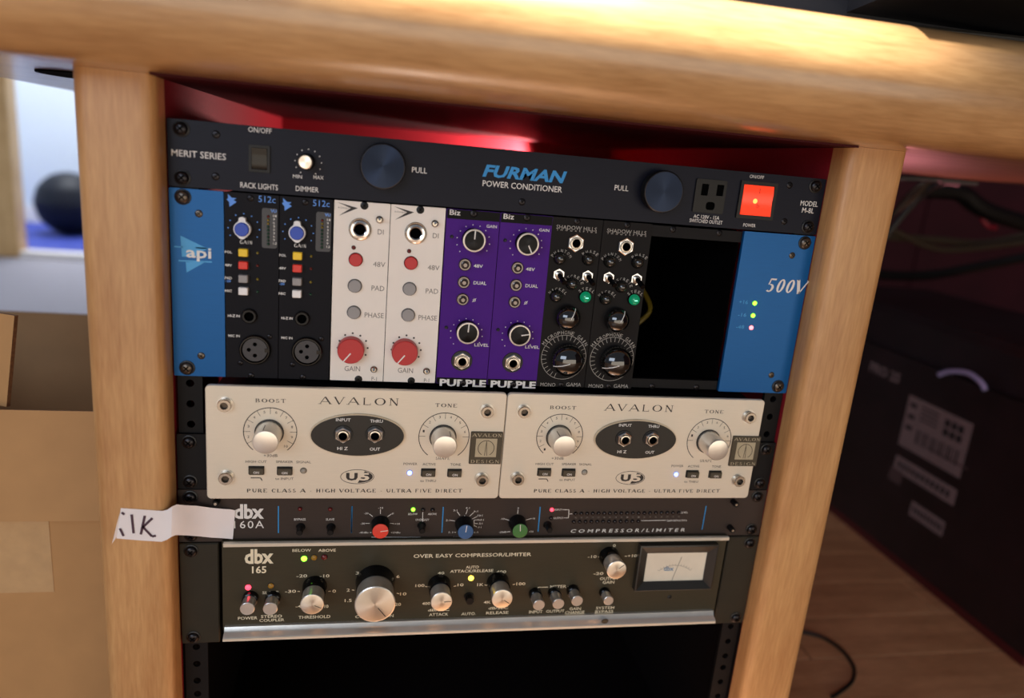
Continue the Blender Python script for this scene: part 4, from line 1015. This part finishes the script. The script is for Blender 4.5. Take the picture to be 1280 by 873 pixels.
m = M(); m.box(ix0-.5, ix1+.5, YB-.6, YB-.05, iz0-.5, iz1+.5, 'meter_paper'); dl = build('dial', m, vu)
cx_ = (ix0+ix1)/2; m = M()
m.ring(cx_, iz0-9, 24, 24, .3, .3, 52, 128, YB-.7, 'grey_print', 24)
for i in range(13):
    a = math.radians(128-76*i/12); m.line(cx_+24*math.cos(a), iz0-9+24*math.sin(a), cx_+25.5*math.cos(a), iz0-9+25.5*math.sin(a), .3, YB-.7, 'grey_print')
q = at('d8', 440, 462, YB); m.text('dbx', q[0]-4.6, q[0]+4.6, q[1], 4.8, YB-.7, 'meter_ink', bold=.02); build('dial_marks', m, vu)
m = M(); p0 = at('d8', 455, 531, YB); p1 = at('d8', 513, 395, YB); m.line(p0[0], p0[1], p1[0], p1[1], .35, YB-.9, 'dark_print'); build('needle', m, vu, 'thin dark needle')
CP = 'cream_print'; m = M()
m.text('dbx', at('d5', 703, 345, YB)[0], at('d5', 848, 345, YB)[0], at('d5', 775, 344, YB)[1], sv('d5', 775, 345, 74, YB), YB-.12, CP, bold=.035)
txt(m, '165', 'd5', 740, 812, 410, 36, YB, CP, bold=.02)
build('logo', m, cB, 'cream dbx over 165'); m = M()
for a in (('BELOW', 'd5', 942, 1035, 313, 14), ('ABOVE', 'd5', 1072, 1159, 313, 14), ('SLAVE', 'd5', 792, 873, 524, 14), ('POWER', 'd5', 670, 767, 652, 15), ('STEREO', 'd5', 785, 890, 643, 14), ('COUPLER', 'd5', 777, 902, 662, 14),
          ('-30', 'd5', 905, 960, 518, 15), ('-20', 'd5', 962, 1016, 441, 15), ('-10', 'd5', 1078, 1127, 441, 15), ('0', 'd5', 1142, 1160, 517, 15), ('+10', 'd5', 1085, 1122, 593, 15), ('-40', 'd5', 958, 1005, 593, 15), ('THRESHOLD', 'd5', 972, 1132, 646, 15),
          ('1.5', 'd6', 372, 412, 648, 17), ('2', 'd6', 383, 401, 588, 17), ('3', 'd6', 435, 454, 490, 17), ('4', 'd6', 538, 558, 457, 17), ('6', 'd6', 669, 687, 510, 17), ('10', 'd6', 690, 726, 610, 17), ('20', 'd6', 660, 695, 670, 17), ('COMPRESSION', 'd6', 433, 652, 738, 16),
          ('AUTO', 'd6', 1068, 1142, 456, 16), ('ATTACK/RELEASE', 'd6', 978, 1225, 478, 16), ('AUTO.', 'd6', 1042, 1125, 724, 16), ('100', 'd6', 778, 830, 562, 16), ('40', 'd6', 906, 944, 490, 15), ('10', 'd6', 1020, 1054, 558, 16), ('400', 'd6', 817, 862, 665, 16), ('dB/SEC', 'd6', 850, 973, 702, 14), ('ATTACK', 'd6', 857, 967, 728, 16),
          ('1K', 'd7', 168, 204, 557, 16), ('400', 'd7', 277, 334, 483, 16), ('100', 'd7', 393, 444, 552, 16), ('4K', 'd7', 206, 246, 658, 16), ('dB/SEC', 'd7', 233, 345, 691, 14), ('RELEASE', 'd7', 220, 347, 718, 16),
          ('METER', 'd7', 587, 679, 568, 16), ('INPUT', 'd7', 466, 543, 713, 16), ('OUTPUT', 'd7', 564, 668, 709, 16), ('GAIN', 'd7', 698, 763, 695, 16), ('CHANGE', 'd7', 673, 783, 716, 16),
          ('-10', 'd7', 803, 853, 396, 16), ('+10', 'd8', 204, 257, 391, 16), ('-20', 'd7', 836, 892, 493, 16), ('0', 'd8', 120, 136, 332, 16), ('OUTPUT', 'd7', 873, 980, 521, 16), ('GAIN', 'd7', 889, 955, 543, 16), ('SYSTEM', 'd8', 23, 128, 690, 15), ('BYPASS', 'd8', 18, 122, 711, 15)):
    txt(m, *a, YB, CP, bold=.008)
q0 = at('px', 517, 694.6, YB); q1 = at('px', 664, 694, YB)
m.text('OVER EASY COMPRESSOR/LIMITER', q0[0], q1[0], (q0[1]+q1[1])/2, 3.3, YB-.12, CP, bold=.01)
for f, p in (('d7', ((518, 586), (518, 572))), ('d7', ((518, 572), (575, 571))), ('d7', ((688, 569), (745, 568))), ('d7', ((745, 568), (745, 580))), ('d5', ((968, 518), (980, 519))), ('d5', ((1122, 518), (1134, 517))), ('d6', ((413, 587), (427, 589))), ('d6', ((670, 606), (684, 609))),
             ('d6', ((834, 567), (846, 569))), ('d6', ((998, 567), (1012, 564))), ('d7', ((210, 558), (224, 561))), ('d7', ((372, 557), (386, 554))), ('d7', ((862, 397), (874, 399))), ('d8', ((188, 394), (200, 393)))):
    ln(m, f, p, .6, YB, CP)
build('lettering', m, cB, kind='stuff')

# ================================================================== masking tape label
cols = [((151, 635.5), (145.5, 673.5), -20.4), ((180, 637.5), (176, 676), -20.4), ((203, 639), (202, 677.6), -20.4), ((209, 637.5), (208, 675.5), -20.8), ((215, 633.5), (214, 671.6), -21.5), ((221, 631.3), (219.5, 669.6), -20), ((232, 631.8), (231, 669.4), -15),
        ((246, 633), (247, 671), -9), ((262, 634.5), (262, 671.8), -5), ((280, 636.5), (279, 673), -2.6), ((288, 637), (287, 674), -1.5), ((294, 638.3), (291, 674.3), -1.0)]
m = M(); vs = []
for a, b, y in cols:
    A, B = at('px', *a, y), at('px', *b, y)
    for i in range(5):
        t = i/4; yy = y + (0.5*math.sin(t*PI*2+a[0]) if a[0] > 215 and a[0] < 285 else 0)
        vs.append((A[0]+(B[0]-A[0])*t, yy, A[1]+(B[1]-A[1])*t))
n = len(cols); fs = [(i*5+j, i*5+j+1, (i+1)*5+j+1, (i+1)*5+j) for i in range(n-1) for j in range(4)]
m.add(vs, fs, 'lav_tape')
A = [(150, 641, -20.4), (146, 671, -20.4), (143, 676, -21.2), (139.5, 680.5, -22.5), (141.5, 674, -22), (146, 655, -20.8)]
m.add([(at('px', x, y, z)[0], z, at('px', x, y, z)[1]) for x, y, z in A], [(0, 5, 4, 3, 2, 1)], 'lav_tape')
tp = thing('masking_tape', 'torn strip of white tape with handwritten 1K, stuck across the left post', 'tape', (at('px', 220, 675)[0], -20.4, at('px', 220, 675)[1]))
build('tape_strip', m, tp)
m = M()
for pts in (((152, 641), (155.5, 643.5)), ((150, 661), (154.5, 670.5)), ((164.5, 643.5), (167, 667)), ((181, 645), (176, 668.5)), ((190.5, 648), (178.5, 659.5)), ((178.5, 659), (190, 671), (195, 670))):
    P = [at('px', *p, -20.7) for p in pts]
    for a, b in zip(P, P[1:]): m.line(a[0], a[1], b[0], b[1], 1.7, -20.75, 'ink')
build('handwriting', m, tp)

# ================================================================== cardboard carton at the left
cb = thing('cardboard_box', 'open brown cardboard box standing on the floor left of the desk post', 'box', (-230, 280, Z0))
x0, x1, y0, y1, zt = -430, -72, 100, 455, -246
def slab(name, a, b, c, d, th, mt, lab=None):
    """quad a b c d given in order, thickened away from its normal"""
    A = [Vector(p) for p in (a, b, c, d)]; nrm = (A[1]-A[0]).cross(A[2]-A[0]).normalized()*th
    m = M(); vs = [tuple(p) for p in A] + [tuple(p-nrm) for p in A]
    m.add(vs, [(0, 1, 2, 3)], mt); m.add(vs, [(7, 6, 5, 4)], 'cardboard_in'); m.add(vs, [(0, 4, 5, 1), (1, 5, 6, 2), (2, 6, 7, 3), (3, 7, 4, 0)], 'cardboard_edge')
    return build(name, m, cb, lab)
slab('front_wall', (x0, y0, Z0+.5), (x1, y0, Z0+.5), (x1, y0, zt), (x0, y0, zt), 4, 'cardboard')
slab('back_wall', (x1, y1, Z0+.5), (x0, y1, Z0+.5), (x0, y1, zt), (x1, y1, zt), 4, 'cardboard')
slab('side_wall', (x1, y0+4.2, Z0+.5), (x1, y1-4.2, Z0+.5), (x1, y1-4.2, zt), (x1, y0+4.2, zt), 4, 'cardboard')
slab('side_wall', (x0, y1-4.2, Z0+.5), (x0, y0+4.2, Z0+.5), (x0, y0+4.2, zt), (x0, y1-4.2, zt), 4, 'cardboard')
slab('box_bottom', (x0+4, y0+4, Z0+2), (x0+4, y1-4, Z0+2), (x1-4, y1-4, Z0+2), (x1-4, y0+4, Z0+2), 1.4, 'cardboard')
slab('flap', (x0, y0-24, zt-88), (x1-2, y0-24, zt-88), (x1, y0-1, zt+2), (x0, y0-1, zt+2), 3.5, 'cardboard', 'front flap folded down outside')
f1, f2 = at('px', 18, 395, 112), at('px', 8, 509, 112)
slab('flap', (f2[0]-130, 175, f2[1]), (f2[0], 112, f2[1]), (f1[0], 112, f1[1]), (f1[0]-130, 175, f1[1]), 3.5, 'cardboard', 'side flap standing up')
ta, tb = at('px', 61, 650, y0), at('px', 61, 740, y0)
m = M(); m.box(x0+30, ta[0], y0-.5, y0-.05, tb[1], zt-1, 'packing_tape'); build('tape_strip', m, cb, 'shiny brown packing tape')

# ================================================================== black carton, case and cables at the right
X = 1033
kb = thing('equipment_carton', 'large black carton with pale shipping labels on the floor right of the rack', 'box', (1210, 520, Z0))
m = M(); yb0, yb1, zc0, zc1 = 176, 900, Z0+.5, Z0+346
m.box(X, X+360, yb0, yb1, zc0+14, zc1, 'carton_black'); build('carton_body', m, kb)
m = M(); m.box(X-.6, X+360.6, yb0-.6, yb1+.6, zc0, zc0+13.9, 'carton_red'); build('red_band', m, kb, 'thin red band around the foot')
def onx(px, py):
    d = ray(px, py); q = CAM_C + d*((X-CAM_C.x)/d.x); return q.y, q.z
def xquad(m, pts, mt, off=.3):
    P = [onx(*p) for p in pts]
    m.add([(X-off, p[0], p[1]) for p in P], [tuple(range(len(P)))], mt)
def xlab(p4, name, lab, deco):
    m = M(); P = [onx(*p) for p in p4]
    ya, yb = (P[0][0]+P[3][0])/2, (P[1][0]+P[2][0])/2; za, zb = (P[0][1]+P[1][1])/2, (P[2][1]+P[3][1])/2
    m.box(X-.4, X-.05, yb, ya, zb, za, 'label_paper')
    def R(u0, u1, v0, v1): m.box(X-.55, X-.41, ya+(yb-ya)*u1, ya+(yb-ya)*u0, za+(zb-za)*v1, za+(zb-za)*v0, 'label_ink')
    deco(R); build(name, m, kb, lab)
def deco1(R):
    for k in range(16): R(.25+k*.042, .25+k*.042+(.012 if k % 3 else .026), .55, .82)
    for k in range(3):
        for j in range(2): R(.62+k*.1, .70+k*.1, .12+j*.17, .25+j*.17)
    for k in range(3): R(.05, .16, .12+k*.22, .2+k*.22)
    for k in range(4): R(.24, .52, .1+k*.08, .13+k*.08)
xlab([(1137, 494), (1217, 530), (1200, 598), (1123, 556)], 'shipping_label', 'large pale label with bar code', deco1)
xlab([(1119, 571), (1197, 609), (1193, 631), (1117, 589)], 'shipping_label', 'narrow pale strip label', lambda R: [R(.06+k*.08, .11+k*.08, .3, .7) for k in range(11)])
xlab([(1139, 627), (1181, 651), (1178, 673), (1137, 643)], 'shipping_label', 'small pale label', lambda R: [R(.08+k*.1, .14+k*.1, .3, .7) for k in range(9)])
m = M(); c = [onx(1088, 458), onx(1125, 474)]
vs, fs, a0, a1, b0, b1 = text_geo('PRO 25', .03, 1)
L_ = c[0][0]-c[1][0]
m.add([(X-.3, c[0][0]-(v[0]-a0)/(a1-a0)*L_, (c[0][1]+c[1][1])/2+((v[1]-b0)/(b1-b0)-.5)*18) for v in vs], fs, 'label_paper')
for (p, q, h) in ((onx(1112, 590), onx(1127, 600), 24), (onx(1160, 560), onx(1180, 700), 3)):
    m.box(X-.5, X-.1, q[0], p[0], p[1]-h/2, p[1]+h/2, 'carton_print')
build('lettering', m, kb, kind='stuff')
gc = thing('equipment_case', 'black padded case lying on top of the black carton', 'case', (1200, 520, Z0+346))
m = M(); pc_ = M(); pc_.rbox(1050, 1370, 230, 880, 0, 70, 30, 'carton_black', ch=14, n=5)
m.add([(v[0], v[2], zc1+70.3-v[1]) for v in pc_.v], pc_.f, 'carton_black'); build('case_body', m, gc)
P = []
for px, py in ((1186, 469), (1200, 465), (1222, 467), (1238, 478), (1244, 488)):
    d = ray(px, py); q = CAM_C + d*((1046-CAM_C.x)/d.x); P.append((1042, q.y, q.z))
P = [(X-4.6, p[1], p[2]) for p in P]; m = M(); m.tube(P, 4.2, 'lavender', 8, 5); build('handle', m, kb, 'pale curved handle')
def cable(label, pts, r, mt='cable_black', name='cable', group=None):
    P = []
    for px, py, y in pts:
        q = at('px', px, py, y); P.append((q[0], y, min(q[1], 24-r-.5)))
    m = M(); m.tube(P, r, mt, 8, 7); return build(name, m, None, label, 'cable', group)
G = 'black cables hanging under the desk right of the rack'
cable('black cable dropping steeply from the desk underside right of the rack', ((1186, 192, 420), (1165, 212, 430), (1140, 240, 440), (1112, 272, 450), (1085, 300, 460)), 4, group=G)
cable('second black cable of the pair hanging from the desk underside', ((1208, 196, 440), (1185, 210, 460), (1158, 240, 480), (1130, 268, 500), (1096, 310, 520)), 5, group=G)
cable('grey-brown cable running slantwise down to the post behind the black ones', ((1200, 200, 470), (1165, 225, 480), (1140, 250, 480), (1105, 275, 480), (1070, 300, 470)), 3.5, 'cable_olive', group=G)
cable('black cable in a flat loop just under the desk rim', ((1060, 222, 440), (1100, 223, 440), (1150, 219, 430), (1190, 207, 420), (1230, 196, 400)), 4, group=G)
cable('thick black cable sagging across the dark wall', ((1050, 330, 700), (1100, 343, 700), (1160, 344, 700), (1220, 334, 700), (1300, 318, 700)), 10, group=G)
cable('brown cable curving below the thick bundle knot', ((1070, 270, 640), (1120, 290, 640), (1160, 308, 640), (1200, 312, 640), (1300, 300, 640)), 6, 'cable_olive', group=G)
cable('wide black cable descending to the right behind the bundle', ((1160, 218, 600), (1200, 236, 600), (1230, 262, 600), (1300, 285, 600)), 16, group=G)
cable('upper brown cable beside the post above the sagging one', ((1060, 288, 660), (1110, 296, 660), (1170, 300, 660), (1230, 304, 660), (1300, 290, 660)), 7, 'cable_olive', group=G)
cable('small red cable loop near the right edge', ((1228, 266, 620), (1229, 275, 618), (1236, 283, 616), (1245, 285, 618)), 4, 'cable_red')
cable('short red cable end hugging the right post', ((1116, 248, 560), (1114, 258, 560), (1110, 268, 560)), 3.5, 'cable_red')
P = []
for px, py in ((985, 788), (1005, 791), (1028, 797), (1050, 811), (1064, 828), (1068, 842), (1062, 856), (1040, 872)):
    d = ray(px, py); q = CAM_C + d*((Z0+3-CAM_C.z)/d.z); P.append((q.x, q.y, Z0+3.2))
m = M(); m.tube(P, 2.4, 'cable_black', 8, 7); build('cable', m, None, 'thin black cable curling on the wood floor below the right post', 'cable')
# ================================================================== console on the desk
cs = thing('mixing_console', 'black mixing console standing on the desktop above the rack', 'mixing console', (800, 200, 104))
m = M()
pr = [(20, 104.3), (8, 112), (8, 140), (40, 190), (420, 260), (420, 104.3)]
k = len(pr); m.add([(x, p[0], p[1]) for x in (300, 1240) for p in pr], [(i, (i+1) % k, k+(i+1) % k, k+i) for i in range(k)] + [tuple(range(k)), tuple(range(k, 2*k))[::-1]], 'console_black'); build('console_body', m, cs)
m = M(); m.tube([(440, 3, 112), (600, 2, 118), (800, 2, 122), (1230, 2, 126)], 3, 'console_edge', 8, 3); build('trim_strip', m, cs, 'faint grey edge strip')
m = M()
pr = [(7.9, 122), (-78, 128), (-84, 134), (-84, 144), (-78, 150), (7.9, 150)]
k = len(pr); m.add([(x, p[0], p[1]) for x in (478, 1240) for p in pr], [(i, (i+1) % k, k+(i+1) % k, k+i) for i in range(k)] + [tuple(range(k)), tuple(range(k, 2*k))[::-1]], 'console_black'); build('arm_rest', m, cs, 'black overhanging arm rest')
